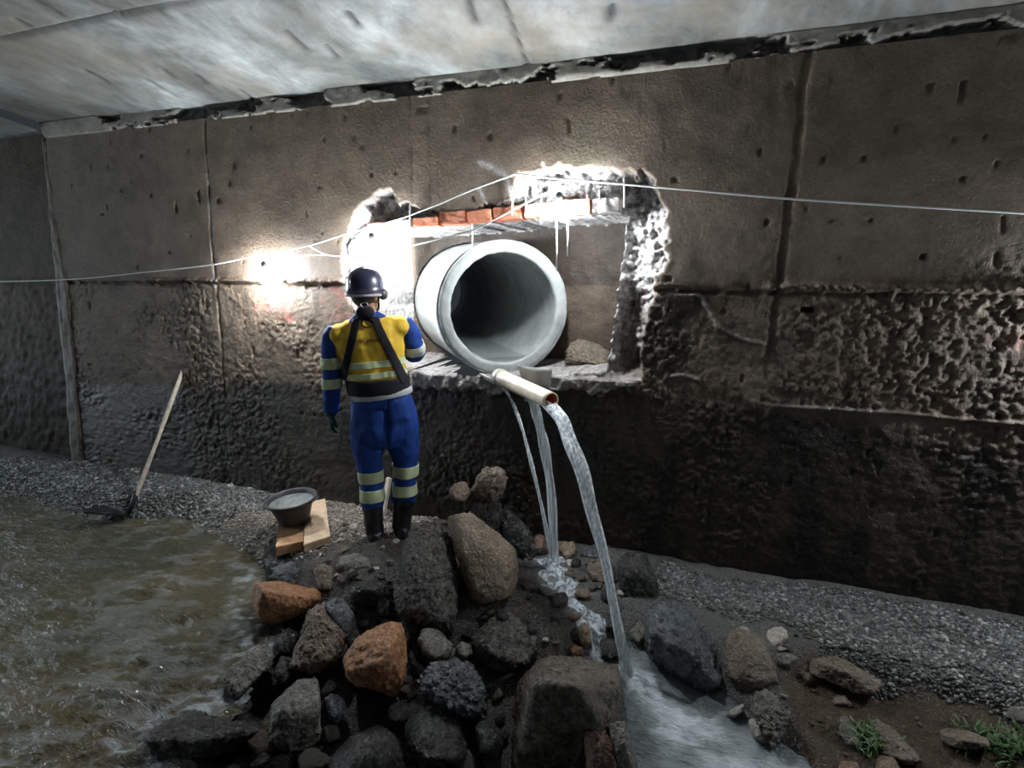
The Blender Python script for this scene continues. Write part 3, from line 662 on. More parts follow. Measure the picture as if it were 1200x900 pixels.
rock('long orange sandstone with a flat top at water edge', [(290, 690), (296, 683), (326, 680), (374, 691), (377, 703), (352, 722), (326, 734), (306, 730), (293, 708)], 'orange', .22, -.06, 736, front=[(296, 690, .02), (330, 708, -.03), (372, 703, .0), (350, 724, 0), (325, 733, 0), (305, 728, .0)], sub=5, amp=.03, p=30, tilt=1.1)
rock('pitted brown rock below the long orange sandstone', [(340, 783), (350, 745), (360, 717), (376, 701), (396, 708), (412, 735), (408, 758), (396, 775), (366, 790)], 'brown', .24, -.08, 792, amp=.08, pit=.05, tilt=.9)
rock('blue grey stone behind the pitted brown rock', [(378, 706), (392, 700), (406, 704), (416, 722), (412, 748), (402, 752), (388, 728)], 'blue', .16, -.02, 752, sub=4, amp=.05)
rock('tall orange boulder at the front of the heap', [(401, 772), (415, 752), (440, 734), (459, 723), (474, 735), (477, 765), (474, 800), (466, 818), (430, 812), (408, 798)], 'orange', .26, -.08, 824, front=[(404, 775, .02), (430, 775, -.05), (455, 742, .06), (472, 800, .02), (432, 812, .0), (408, 798, .02)], sub=5, amp=.045, tilt=.9)
rock('small grey rock standing in the stream edge', [(262, 794), (268, 784), (305, 753), (321, 755), (320, 778), (302, 797), (274, 822), (263, 812)], 'grey', .18, -.12, 822, amp=.07, tilt=.8)
rock('grey pocked boulder at lower left', [(317, 825), (346, 798), (374, 794), (380, 820), (378, 872), (340, 885), (314, 872)], 'grey', .26, -.12, 884, front=[(322, 828, .06), (352, 842, .0), (378, 822, .08), (370, 872, .02), (325, 872, .02)], amp=.06, pit=.02, tilt=.9)
rock('long flat wet black rock at bottom left', [(166, 862), (180, 842), (230, 829), (280, 834), (316, 838), (314, 862), (276, 880), (237, 898), (180, 888)], 'wet', .26, -.14, 900, front=[(172, 866, .1), (230, 872, .0), (285, 862, .02), (312, 856, .06), (237, 898, .0), (185, 890, .0)], sub=6, amp=.06, tilt=1.2)
rock('small blue wet stone between boulder and black rocks', [(380, 818), (388, 812), (404, 818), (406, 838), (394, 848), (382, 842)], 'blue', .12, -.10, 850, sub=4, amp=.08)
rock('wet black pyramid rock at the bottom edge', [(384, 893), (416, 853), (440, 846), (461, 852), (476, 882), (486, 935), (380, 935)], 'wet', .30, -.12, 935, front=[(425, 870, .05), (455, 868, .06), (470, 930, .0), (392, 930, .0)], amp=.04, tilt=.9)
rock('round black rock right of the pyramid rock', [(474, 850), (482, 822), (512, 812), (540, 822), (556, 850), (560, 885), (540, 905), (492, 905), (476, 880)], 'wet', .28, -.12, 908, amp=.05, tilt=.8)
rock('whitish wet crumbling rock beneath the two dark blocks', [(488, 794), (505, 778), (528, 772), (554, 778), (562, 808), (580, 822), (578, 848), (556, 846), (528, 828), (498, 820)], 'blue', .24, -.09, 852, amp=.11, pit=.03)
rock('coarse dark rock in the centre under the tan slab', [(552, 748), (574, 723), (594, 716), (620, 732), (637, 752), (622, 778), (592, 790), (560, 774)], 'asphalt', .28, -.06, 792, sub=6, amp=.06, pit=.02, tilt=1.0)
rock('largest flat-topped block at the bottom centre', [(592, 842), (601, 806), (636, 768), (680, 771), (724, 778), (731, 817), (722, 862), (704, 905), (600, 912), (588, 878)], 'dirt', .40, -.12, 915, front=[(600, 818, .12), (638, 800, .05), (680, 824, -.02), (714, 838, -.03), (730, 818, .12), (690, 905, .14), (600, 905, .18)], sub=6, amp=.035, p=44, tilt=1.0)
rock('reddish brown upright slab at the bottom edge', [(682, 850), (706, 846), (720, 866), (734, 905), (740, 940), (684, 940)], 'rust', .14, -.12, 940, amp=.05)
rock('grey speckled slab leaning at pool edge', [(711, 838), (728, 830), (744, 884), (752, 912), (752, 945), (728, 945), (720, 880)], 'grey', .16, -.12, 945, amp=.03)
rock('knobbly grey stone left of the centre rock', [(486, 742), (494, 735), (514, 737), (532, 756), (528, 772), (508, 776), (494, 766)], 'grey', .16, -.05, 778, sub=4, amp=.09)
rock('little dark grey stone touching the centre rock', [(533, 758), (540, 751), (552, 755), (554, 768), (544, 774), (534, 770)], 'grey', .09, -.06, 775, sub=4, amp=.06)
rock('grey flat rock in front of the worker boots', [(392, 660), (398, 652), (420, 647), (440, 652), (446, 664), (438, 678), (408, 680), (395, 674)], 'grey', .20, -.01, 682, amp=.06, front=[(396, 662, .02), (420, 660, -.01), (443, 666, .02), (436, 678, .0), (408, 680, 0)])
rock('cream nugget beside the grey flat rock', [(432, 668), (436, 663), (446, 662), (451, 667), (450, 674), (440, 677), (433, 674)], 'pale', .06, .03, 677, sub=4, amp=.05)
rock('thin dark slab below the cream nugget', [(408, 688), (420, 681), (450, 680), (462, 686), (460, 706), (430, 715), (410, 708)], 'wet', .18, -.03, 718, amp=.05, front=[(412, 690, .0), (438, 690, -.02), (460, 690, .02), (455, 706, 0), (415, 708, 0)])
rock('wet blue grey rubble stone below the wooden planks', [(316, 678), (322, 664), (340, 657), (362, 662), (370, 674), (364, 686), (336, 690)], 'blue', .20, -.06, 692, amp=.09)
rock('brown lump under the right plank', [(366, 668), (374, 660), (390, 662), (396, 678), (390, 694), (372, 692)], 'brown', .14, -.04, 696, sub=4, amp=.08)
rock('dark rock carrying the left plank', [(310, 655), (316, 645), (345, 642), (356, 652), (352, 668), (328, 674), (312, 668)], 'wet', .25, -.06, 676, amp=.06)
rock('brown rock carrying the right plank', [(352, 645), (362, 638), (386, 632), (394, 646), (388, 662), (366, 668), (354, 660)], 'brown', .24, -.03, 668, amp=.06)
rock('dark boulder by the water behind the sandy bank', [(722, 660), (730, 648), (743, 643), (757, 650), (770, 680), (768, 706), (748, 722), (728, 702)], 'wet', .28, -.05, 722, amp=.05, front=[(728, 660, .1), (745, 662, .08), (765, 682, .06), (745, 720, .02), (730, 700, .02)])
rock('large bank block with blue grey face by the pool', [(755, 735), (760, 708), (785, 700), (812, 712), (838, 752), (852, 795), (848, 822), (818, 812), (784, 790), (758, 770)], 'blue', .42, -.10, 822, front=[(758, 730, .06), (790, 740, .0), (812, 778, .0), (848, 812, .04), (762, 768, .10)], sub=6, amp=.06, p=40, tilt=.9, pit=.02)
rock('tan flat slab lying on the right bank', [(849, 742), (856, 735), (880, 736), (896, 748), (914, 800), (898, 812), (874, 815), (852, 796)], 'mudrock', .16, -.06, 816, amp=.04, p=40, tilt=1.3)
rock('whitish rock above the tan flat slab end', [(888, 742), (898, 734), (920, 735), (928, 748), (918, 762), (898, 764)], 'pale', .16, .0, 766, sub=4, amp=.09, pit=.03)
rock('small mottled rock behind the tan flat slab', [(900, 768), (906, 758), (924, 760), (936, 772), (928, 786), (910, 786)], 'grey', .12, -.03, 788, sub=4, amp=.09)
rock('wide tan crust slab at the gravel edge', [(942, 770), (955, 764), (984, 768), (1012, 790), (1036, 800), (1034, 812), (1010, 814), (980, 800), (948, 788)], 'mudrock', .16, -.06, 818, amp=.06, tilt=1.2, front=[(945, 776, .04), (985, 788, .0), (1025, 808, .0), (1010, 815, .0), (980, 802, .0), (948, 790, .0)])
rock('small tan stone below the wide crust slab', [(972, 820), (980, 814), (992, 815), (995, 824), (984, 829), (974, 827)], 'mudrock', .07, -.07, 830, sub=4, amp=.07)
rock('pointed dark rock beside the green weeds', [(978, 850), (984, 838), (994, 840), (1008, 862), (1016, 882), (1000, 884), (982, 868)], 'grey', .14, -.08, 886, sub=4, amp=.07, tilt=1.0)
rock('long grey crest rock right of the weeds', [(1008, 850), (1024, 842), (1044, 852), (1066, 874), (1084, 895), (1060, 902), (1030, 884), (1014, 868)], 'mudrock', .14, -.08, 900, amp=.08, tilt=1.2)
rock('overhanging tan slab near the right corner', [(1097, 858), (1106, 850), (1130, 854), (1158, 866), (1160, 876), (1130, 878), (1102, 872)], 'mudrock', .15, -.06, 882, amp=.05, front=[(1100, 862, .03), (1130, 868, -.01), (1156, 872, .02), (1130, 879, 0), (1104, 873, 0)])
rock('grey slab cut by the right picture edge', [(1168, 826), (1176, 818), (1200, 824), (1230, 840), (1228, 852), (1196, 848), (1174, 840)], 'grey', .16, -.04, 852, sub=4, amp=.05)
rock('tan rock at the bottom right below the weeds', [(1014, 890), (1026, 882), (1048, 886), (1058, 902), (1054, 925), (1018, 925)], 'tan', .14, -.08, 925, sub=4, amp=.05)
rock('reddish brick chunk at the bottom right edge', [(976, 898), (986, 891), (1006, 893), (1012, 905), (1008, 930), (980, 930)], 'rust', .12, -.08, 930, sub=4, amp=.03, p=30)
rock('ribbed dark grey rock beside the milky pool', [(880, 818), (892, 806), (914, 812), (926, 830), (920, 862), (908, 884), (892, 862), (880, 842)], 'grey', .20, -.10, 886, amp=.09, freq=1.3)
rock('white wet rag-like stone at pool edge', [(850, 836), (862, 828), (872, 824), (872, 834), (860, 842), (852, 842)], 'pale', .05, -.09, 844, sub=4, amp=.10)
rock('white streaked low stone by the ribbed rock', [(876, 842), (886, 838), (896, 852), (900, 870), (892, 874), (880, 860)], 'pale', .08, -.10, 876, sub=4, amp=.08)
rock('broken concrete lump lying in the recess right of the pipe', [(660, 426), (664, 404), (676, 396), (694, 400), (712, 410), (722, 418), (724, 428), (690, 431)], 'mudrock', .14, 1.20, 431, amp=.08, pit=.03, tilt=.6, group='lumps in the wall opening')
# stones round the thin streams
for lab, ol, m_, th, zb in (
    ('pinkish stone touching the thin water streams', [(620, 634), (628, 624), (638, 628), (642, 642), (634, 650), (622, 646)], 'rust', .10, .03),
    ('tan double-lobed stone under the wall', [(651, 642), (658, 635), (672, 634), (679, 642), (674, 652), (658, 654)], 'tan', .11, .03),
    ('white chip under the tan double-lobed stone', [(660, 662), (662, 655), (676, 656), (681, 664), (672, 669)], 'pale', .07, .0),
    ('flat blue grey stone against the wall foot', [(675, 648), (684, 640), (702, 637), (710, 646), (704, 656), (682, 656)], 'blue', .12, .02),
    ('tan knobbly stone behind the long jet', [(686, 664), (694, 655), (712, 654), (722, 664), (722, 684), (704, 692), (690, 682)], 'brown', .14, .0),
    ('pink brown flat stone washed by water', [(660, 676), (672, 668), (688, 670), (694, 680), (684, 690), (664, 688)], 'rust', .11, -.02),
    ('brown knobbly stone below the knobbly tan one', [(692, 692), (702, 684), (720, 688), (724, 704), (708, 712), (694, 704)], 'brown', .12, -.03),
    ('dark brown stone left of the trickle', [(612, 700), (620, 688), (640, 688), (650, 702), (642, 718), (620, 718)], 'brown', .14, -.03),
    ('black stone right of the trickle', [(694, 722), (704, 712), (722, 714), (730, 730), (718, 742), (700, 738)], 'wet', .14, -.06),
    ('white cap stone in the trickle', [(650, 728), (658, 721), (672, 722), (678, 730), (670, 738), (654, 736)], 'pale', .10, -.04),
    ('tan upright stone beside the trickle', [(676, 734), (684, 727), (692, 736), (694, 756), (684, 764), (676, 752)], 'tan', .09, -.06),
    ('little orange stone on the large flat-topped block', [(668, 762), (674, 755), (683, 759), (683, 768), (672, 769)], 'orange', .05, -.02),
    ('grey stone lying in the trickle', [(646, 744), (658, 736), (674, 742), (676, 758), (662, 766), (648, 758)], 'grey', .12, -.06),
    ('black stone behind the dark centre rock', [(610, 722), (624, 716), (646, 722), (650, 742), (638, 756), (618, 740)], 'wet', .16, -.05),
    ('dark stone beside the jet foot', [(700, 752), (712, 744), (726, 750), (730, 768), (716, 776), (702, 768)], 'wet', .12, -.08),
    ('grey brown stone between jet and bank block', [(736, 738), (746, 728), (758, 732), (760, 748), (748, 756), (738, 750)], 'grey', .11, -.07),
    ('blackish stone in front of the whitish crumbling rock', [(556, 850), (568, 842), (586, 850), (592, 875), (580, 892), (560, 884)], 'wet', .16, -.12),
    ('small wet stone under the orange boulder', [(452, 828), (464, 820), (482, 826), (484, 842), (470, 850), (454, 844)], 'wet', .14, -.11),
    ('dark stone between the pitted and the tall orange rocks', [(404, 748), (414, 738), (426, 744), (424, 762), (410, 768)], 'wet', .12, -.07),
    ('black stone left of the big coarse block', [(440, 700), (452, 692), (464, 702), (464, 722), (450, 728), (440, 718)], 'wet', .14, -.04),
    ('black wet stone between stream rock and pitted rock', [(318, 790), (330, 768), (346, 772), (346, 796), (332, 808)], 'wet', .14, -.11),
    ('dark wet stone under the long orange sandstone', [(326, 745), (336, 734), (352, 738), (352, 762), (336, 770), (326, 762)], 'wet', .12, -.10)):
    rock(lab, ol, m_, th, zb, sub=4, amp=.08)
# loose stones: individual copies of a few shapes
protos = []
for k in range(8):
    U = rng.normal(size=(14, 3)); U /= np.linalg.norm(U, axis=1)[:, None]; U *= np.array((1, rng.uniform(.65, 1), rng.uniform(.45, .8)))
    me, _ = rockmesh('loose_stone', U*.5, 3, 500+k, .06, 30); me.transform(Matrix.Translation((0, 0, -.06))); protos.append(me)
kinds = [('grey loose stone lying in the rubble round the heap', 'grey'), ('brown loose stone lying in the rubble round the heap', 'brown'), ('dark wet loose stone lying in the rubble round the heap', 'wet'), ('pale loose stone lying in the rubble round the heap', 'pale'), ('tan loose stone lying in the rubble round the heap', 'tan')]
kmesh = {}
for k, me in enumerate(protos):
    for _, mn in kinds:
        c = me.copy(); c.materials.append(M[mn]); kmesh[(k, mn)] = c
def scatter(polypx, n, s0, s1, weights, zplane=0.0):
    xs = [q[0] for q in polypx]; ys = [q[1] for q in polypx]; done = 0
    while done < n:
        px, py = random.uniform(min(xs), max(xs)), random.uniform(min(ys), max(ys))
        if polysd(np.array([px]), np.array([py]), polypx)[0] < 0: continue
        p = G(px, py, zplane); z = float(ground_z(p[0], p[1])[0][0]); lab, mn = random.choices(kinds, weights)[0]
        s = random.uniform(s0, s1)*random.choice((.7, 1, 1, 1.4)); o = bpy.data.objects.new('loose_stone', kmesh[(random.randrange(8), mn)]); COL.objects.link(o)
        o.location = (p[0], p[1], z-.05*s); o.scale = (s, s*random.uniform(.8, 1.1), s*random.uniform(.7, 1.05)); o.rotation_euler = (random.uniform(-.3, .3), random.uniform(-.3, .3), random.uniform(0, 6.3))
        tag(o, lab, 'stone', lab.split(' lying')[0]+'s'); done += 1
scatter([(380, 620), (420, 600), (520, 600), (530, 630), (470, 640), (465, 680), (400, 690), (370, 650)], 38, .03, .065, (3, 4, 0, 3, 2))
scatter([(270, 770), (330, 740), (480, 740), (600, 770), (600, 900), (230, 900)], 26, .11, .17, (2, 1, 5, 0, 0), -.12)
scatter([(205, 600), (300, 585), (420, 598), (420, 640), (330, 660), (260, 640)], 30, .014, .035, (4, 3, 1, 2, 2))
scatter([(230, 640), (300, 640), (320, 690), (290, 720)], 14, .05, .09, (2, 1, 5, 0, 0), -.08)
scatter([(380, 690), (465, 680), (470, 760), (420, 740), (400, 700)], 20, .05, .10, (3, 2, 4, 0, 0), -.03)
scatter([(480, 740), (560, 740), (560, 800), (480, 800)], 16, .05, .10, (3, 1, 4, 0, 0), -.05)
scatter([(600, 650), (730, 650), (740, 780), (640, 770), (600, 720)], 35, .06, .12, (2, 3, 5, 1, 1), -.04)
scatter([(460, 720), (600, 700), (600, 800), (460, 800)], 20, .06, .13, (2, 1, 5, 0, 0), -.07)
scatter([(600, 650), (730, 650), (740, 780), (640, 770), (600, 720)], 35, .035, .09, (2, 3, 3, 2, 1), -.02)
scatter([(820, 720), (960, 740), (1200, 860), (1200, 890), (960, 880), (900, 800)], 40, .02, .055, (3, 3, 1, 2, 3), -.03)
scatter([(330, 760), (480, 830), (600, 850), (590, 900), (260, 900), (250, 850)], 24, .06, .12, (1, 0, 5, 0, 0), -.1)

# fine gravel along the wall (grains nobody could count)
def gravel(name, polys, n, label, s0=.005, s1=.012, mat='gravel'):
    U, Fc = ICO[2]; U = U[:12]; b = bmesh.new(); bmesh.ops.create_icosphere(b, subdivisions=1, radius=1); b.verts.ensure_lookup_table()
    U = np.array([q.co[:] for q in b.verts]); Fc = np.array([[w.index for w in q.verts] for q in b.faces]); b.free(); pts = []
    for poly, share in polys:
        P = np.array([G(a, c, 0)[:2] for a, c in poly]); lo, hi = P.min(0), P.max(0); m = 0; k = int(n*share)
        while m < k:
            q = rng.uniform(lo, hi, (4000, 2)); q = q[polysd(q[:, 0], q[:, 1], P)+fbm(np.stack([q[:, 0]*5, q[:, 1]*5, q[:, 0]*0], 1), 2, 9)*.1 > rng.uniform(-.02, .12, 4000)]; q = q[:k-m]; pts.append(q); m += len(q)
    pts = np.concatenate(pts); N = len(pts); z = ground_z(pts[:, 0], pts[:, 1])[0]; s = rng.uniform(s0, s1, N)*rng.choice((1, 1, 1, 1.7), N)
    sc3 = s[:, None]*rng.uniform(.6, 1.25, (N, 3))*np.array((1.2, 1.2, .8)); a = rng.uniform(0, 6.3, N); ca, sa = np.cos(a), np.sin(a)
    L = U[None]*sc3[:, None]*(1+rng.uniform(-.25, .25, (N, 12, 1))); X = L[..., 0]*ca[:, None]-L[..., 1]*sa[:, None]+pts[:, :1]; Y = L[..., 0]*sa[:, None]+L[..., 1]*ca[:, None]+pts[:, 1:]
    Z = L[..., 2]+z[:, None]+s[:, None]*.35; vv = np.stack([X, Y, Z], -1).reshape(-1, 3); ff = (Fc[None]+(np.arange(N)*12)[:, None, None]).reshape(-1, 3)
    me = bpy.data.meshes.new(name); me.vertices.add(len(vv)); me.vertices.foreach_set('co', vv.astype(np.float32).ravel()); me.loops.add(ff.size); me.loops.foreach_set('vertex_index', ff.astype(np.int32).ravel())
    me.polygons.add(len(ff)); me.polygons.foreach_set('loop_start', np.arange(0, ff.size, 3, dtype=np.int32)); me.update(calc_edges=True)
    ca = me.attributes.new('tone', 'FLOAT_COLOR', 'POINT'); tn = np.repeat(rng.uniform(0, 1, N), 12); ca.data.foreach_set('color', np.stack([tn, tn, tn, tn*0+1], 1).astype(np.float32).ravel())
    o = link(name, me, M[mat]); tag(o, label, 'gravel', kind='stuff'); return o
t = NT('wet grey gravel'); a = t.attr('tone'); t.set(Base_Color=t.ramp(a.outputs['Fac'], [(0, (.026, .029, .028)), (.6, (.088, .095, .090)), (.9, (.18, .19, .18)), (1, (.38, .38, .36))]), Roughness=.28); M['gravel'] = t.m
t = NT('tan grit'); a = t.attr('tone'); t.set(Base_Color=t.ramp(a.outputs['Fac'], [(0, (.10, .085, .07)), (.6, (.26, .22, .18)), (1, (.45, .40, .34))]), Roughness=.6); M['grit'] = t.m
gravel('gravel_bank', [([(-120, 540), (0, 538), (60, 540), (140, 552), (240, 568), (330, 580), (330, 610), (230, 612), (150, 606), (100, 606), (60, 592), (0, 572), (-120, 566)], 1.0)], 22000, 'wet bluish gravel bank under the left part of the wall', .004, .010)
gravel('gravel_bank', [([(770, 668), (900, 684), (1010, 703), (1230, 745), (1230, 850), (1120, 812), (1000, 790), (920, 742), (850, 728), (770, 700)], 1.0)], 26000, 'grey gravel bank along the foot of the right wall', .0028, .0075)

gravel('sandy_grit', [([(205, 602), (240, 580), (310, 578), (420, 592), (520, 600), (520, 625), (430, 645), (330, 668), (280, 652)], 1.0)], 9000, 'sandy tan grit around the worker boots and bucket', .002, .007, 'grit')
# weeds
def weeds(label, cx, cy, n, w):
    bm = bmesh.new(); A = G(cx, cy, -.06)
    for i in range(n):
        x, y = random.gauss(0, w*.4), random.gauss(0, w*.28); z0 = float(ground_z(A[0]+x, A[1]+y)[0][0])-A[2]; a = random.uniform(0, 6.3); L = random.uniform(.025, .07); wd = random.uniform(.004, .009)
        d = V((math.cos(a), math.sin(a), 0)); s = V((-d.y, d.x, 0)); b = V((x, y, z0)); pr = None
        for k in range(4):
            u = k/3; p = b+d*(L*.7*u*u)+V((0, 0, L*u*(1-.35*u))); ww = wd*(1-u*u*.95)*(.5+u)
            q = (bm.verts.new(p-s*ww), bm.verts.new(p+s*ww))
            if pr: bm.faces.new((pr[0], pr[1], q[1], q[0]))
            pr = q
    o = link('weed_clump', bmm(bm, 'weed_clump'), M['weed'], loc=A); tag(o, label, 'weeds', 'green weeds', 'stuff')
M['weed'] = simple('dark green leaf', (.05, .11, .03), .5, 0, .4, 30, 0)
weeds('green weed clump between grey rocks at the bottom right', 1022, 872, 260, .13)
weeds('green weed clump in the right bottom corner of ground', 1185, 882, 300, .18)

# little rivulet over the stones under the thin streams
def rivulet():
    path = [V(G(a, b, .04)) for a, b in ((642, 655), (652, 676), (668, 700), (686, 726), (704, 756), (722, 782))]
    for q in path: q.z = float(ground_z(q.x, q.y)[0][0])+.035; pts = []
    for i in range(len(path)-1):
        for u in np.linspace(0, 1, 8)[:-1]: pts.append(path[i].lerp(path[i+1], u))
    v = []; f = []; nW = 11
    for i, p in enumerate(pts):
        t = (pts[min(i+1, len(pts)-1)]-pts[max(i-1, 0)]).normalized(); s = t.cross(V((0, 0, 1))).normalized(); w = .12-.02*math.sin(i*.6)
        for k in range(nW):
            q = p+s*((k/(nW-1)-.5)*2*w); q.z += .018*math.sin(i*1.3+k*.9)-.11*abs(k/(nW-1)-.5)+.008*math.sin(k*2.3+i*2); v.append(q)
    for i in range(len(pts)-1):
        for k in range(nW-1): a = i*nW+k; f.append((a, a+1, a+nW+1, a+nW))
    return pmesh('rivulet', v, f)
t = NT('rushing rivulet'); s = t.noise(22, 5, .65, None, 1.0); t.set(Base_Color=(.62, .69, .74), Roughness=.15, Alpha=t.ramp(s, [(.36, .08), (.62, .9)]), Normal=t.bump(s, .6, .015)); M['riv'] = t.m
o = link('rivulet', rivulet(), M['riv']); tag(o, 'white rivulet running over stones below the thin streams', 'water', kind='stuff')

# ================================================================== TOOLS
# shovel
fr = frame(155, 596, -.03)
M['wood'] = simple('weathered pale wood', (.36, .31, .25), .7, 0, .3, 25)
M['steel'] = simple('dark wet steel', (.045, .045, .05), .3, .6, .3, 20)
b0, b1 = V(on(fr, 154, 594, 0)), V(on(fr, 224, 410, .28)); R0 = b0.copy(); sh_ = empty('shovel', R0); tag(sh_, 'long wooden-handled shovel standing in the gravel at the water edge', 'shovel')
hp = [(b0+(b1-b0)*u-R0)+V((.006*math.sin(u*5), 0, 0)) for u in np.linspace(.02, 1, 16)]
tube('handle', hp, [.017+.002*math.sin(i*.8) for i in range(16)], M['wood'], sh_, 14)
hd = (b1-b0).normalized(); tube('socket', [b0-R0-hd*.06, b0-R0+hd*.06, b0-R0+hd*.14], [.014, .021, .019], M['steel'], sh_, 12)
bm = bmesh.new(); g = []; q0 = V(on(fr, 150, 604, 0)); q1 = V(on(fr, 98, 603, -.10)); ax = (q1-q0); sd = V((-ax.y, ax.x, 0)).normalized(); ax.z += .02
for i in range(9):
    u = i/8; wd = .10*min(1, .55+u*2)*(1-max(0, u-.65)**1.5*3.6); row = []
    for k in range(7):
        s = k/6*2-1; p = q0+ax*u+sd*(s*wd)+V((0, 0, .035*s*s*(1-.4*u)-.015+.012*math.sin(u*3))); row.append(bm.verts.new(p-R0))
    g.append(row)
for i in range(8):
    for k in range(6): bm.faces.new((g[i][k], g[i][k+1], g[i+1][k+1], g[i+1][k]))
bmesh.ops.recalc_face_normals(bm, faces=bm.faces); bmesh.ops.solidify(bm, geom=bm.faces[:], thickness=.004); link('blade', bmm(bm, 'blade'), M['steel'], sh_)
# planks
M['plank'] = simple('orange tan board', (.50, .29, .15), .65, 0, .25, 22)
M['plank2'] = simple('pale tan board', (.50, .36, .24), .65, 0, .25, 22)
def plank(label, corners, th, mat):
    """top face corners -> a board of thickness th with worn edges"""
    bm = bmesh.new(); t_ = [V(c) for c in corners]; c0 = sum(t_, V())/4; n = (t_[1]-t_[0]).cross(t_[3]-t_[0]).normalized(); n = n if n.z > 0 else -n
    up = [bm.verts.new(q-c0+n*th/2) for q in t_]; dn = [bm.verts.new(q-c0-n*th/2) for q in t_]
    bm.faces.new(up); bm.faces.new(dn[::-1])
    for i in range(4): j = (i+1) % 4; bm.faces.new((up[i], dn[i], dn[j], up[j]))
    bmesh.ops.recalc_face_normals(bm, faces=bm.faces); bmesh.ops.bevel(bm, geom=bm.edges[:], offset=.004, segments=2, affect='EDGES')
    bmesh.ops.subdivide_edges(bm, edges=[e for e in bm.edges if e.calc_length() > .05], cuts=6, use_grid_fill=True)
    me = bmm(bm, 'plank', False); P = coords(me); setco(me, P+normals(me)*(fbm(P*25, 3, int(c0.x*100) % 50)*.003)[:, None])
    o = link('plank', me, M[mat], loc=c0-n*th/2); tag(o, label, 'plank', 'planks under the mortar bucket'); return o
PZ = .10
plank('orange board at the left under the mortar bucket', [G(323, 641, PZ), G(355, 634, PZ), G(357, 596, PZ+.005), G(327, 600, PZ+.005)], .065, 'plank')
plank('pale tan board at the right under the mortar bucket', [G(356, 639, PZ+.012), G(387, 628, PZ+.012), G(381, 584, PZ+.03), G(357, 589, PZ+.03)], .055, 'plank2')
# mortar bucket
fr = frame(345, 612, PZ+.03); bc = V(on(fr, 345, 604, .04)); bc.z = PZ+.022
M['rubber'] = simple('black rubber', (.035, .035, .036), .55, 0, .4, 18)
t = NT('grey mortar'); t.set(Base_Color=t.ramp(t.noise(14, 5), [(.3, (.10, .11, .105)), (.7, (.22, .24, .225))]), Roughness=.45, Normal=t.bump(t.noise(22, 4), .6, .02)); M['mort'] = t.m
def lathe(prof, seg=48):
    vs = []; fs = []; n = len(prof)
    for r, z in prof:
        for k in range(seg): w = 2*PI*k/seg; vs.append((math.cos(w)*r, math.sin(w)*r, z))
    for i in range(n-1):
        for k in range(seg): k2 = (k+1) % seg; fs.append((i*seg+k, i*seg+k2, (i+1)*seg+k2, (i+1)*seg+k))
    fs.append(tuple(reversed(range(seg)))); fs.append(tuple((n-1)*seg+k for k in range(seg))); return vs, fs
BH = .175; prof = [(.095, 0), (.10, .004), (.128, .09), (.155, BH-.02), (.162, BH-.018), (.177, BH-.012), (.180, BH), (.172, BH+.004), (.160, BH-.002), (.150, BH-.03), (.10, .02), (.02, .012)]
v, f = lathe(prof); bk = link('mortar_bucket', pmesh('mortar_bucket', v, f), M['rubber'], loc=bc); bk.rotation_euler = (.05, -.07, .2); tag(bk, 'black rubber bucket of grey mortar standing on the two boards', 'bucket')
U, Fc = [], []
for i in range(9):
    for k in range(32):
        r = .151*i/8; w = 2*PI*k/32; U.append((r*math.cos(w), r*math.sin(w), BH-.030+.022*(1-(i/8)**2)+.008*math.sin(w*3+i)*(i/8)*(1-i/8)*3))
for i in range(8):
    for k in range(32): k2 = (k+1) % 32; Fc.append((i*32+k, i*32+k2, (i+1)*32+k2, (i+1)*32+k))
link('mortar_fill', pmesh('mortar_fill', U, Fc), M['mort'], bk)['label'] = 'grey wet mortar filling'
for sgn in (-1, 1): tube('grip', [V((sgn*.172, -.04, BH-.01)), V((sgn*.192, -.03, BH-.004)), V((sgn*.196, 0, BH-.002)), V((sgn*.192, .03, BH-.004)), V((sgn*.172, .04, BH-.01))], .007, M['rubber'], bk, 10)
# pale stick behind the worker's legs
fr = frame(450, 614, .03); a, b = V(on(fr, 447, 614, .10)), V(on(fr, 456, 560, .16)); bm = boxvf(.045, .028, (b-a).length, .004)
me = bmm(bm, 'wooden_batten', False); o = link('wooden_batten', me, simple('pale sawn wood', (.50, .46, .38), .7), loc=(a+b)/2); o.rotation_euler = (b-a).to_track_quat('Z', 'Y').to_euler(); tag(o, 'pale wooden batten standing up behind the worker\'s legs', 'batten')

# ================================================================== CABLES AND BULBS
M['cable'] = simple('pale cable sheath', (.62, .62, .62), .5, 0, .1, 10, 0)
M['black'] = simple('black plastic', (.02, .02, .022), .45, 0, .2, 20, 0)
def smooth_path(P, n=10):
    P = [V(p) for p in P]; out = []
    for i in range(len(P)-1):
        p0, p1, p2, p3 = P[max(i-1, 0)], P[i], P[i+1], P[min(i+2, len(P)-1)]
        for u in np.linspace(0, 1, n)[:-1]:
            out.append(.5*((2*p1)+(p2-p0)*u+(2*p0-5*p1+4*p2-p3)*u*u+(3*p1-p0-3*p2+p3)*u**3))
    return out+[P[-1]]
def cable(name, label, px, r=.0055, y=-.05, cat='cable'):
    P = [W(a, b, yy if yy is not None else y) for a, b, yy in [(q+(None,))[:3] for q in px]]
    o = tube(name, smooth_path(P), r, M['cable'], None, 8); tag(o, label, cat, 'lighting cables'); return o
cable('power_cable', 'white cable running left along the wall past the first bulb', [(-120, 331), (0, 330), (90, 327), (170, 319), (243, 311), (290, 302), (312, 299), (340, 293), (372, 285), (400, 276, -.06), (430, 267, -.07), (470, 256, -.07), (512, 240, -.08), (555, 222, -.08), (604, 204, -.06)], .0055)
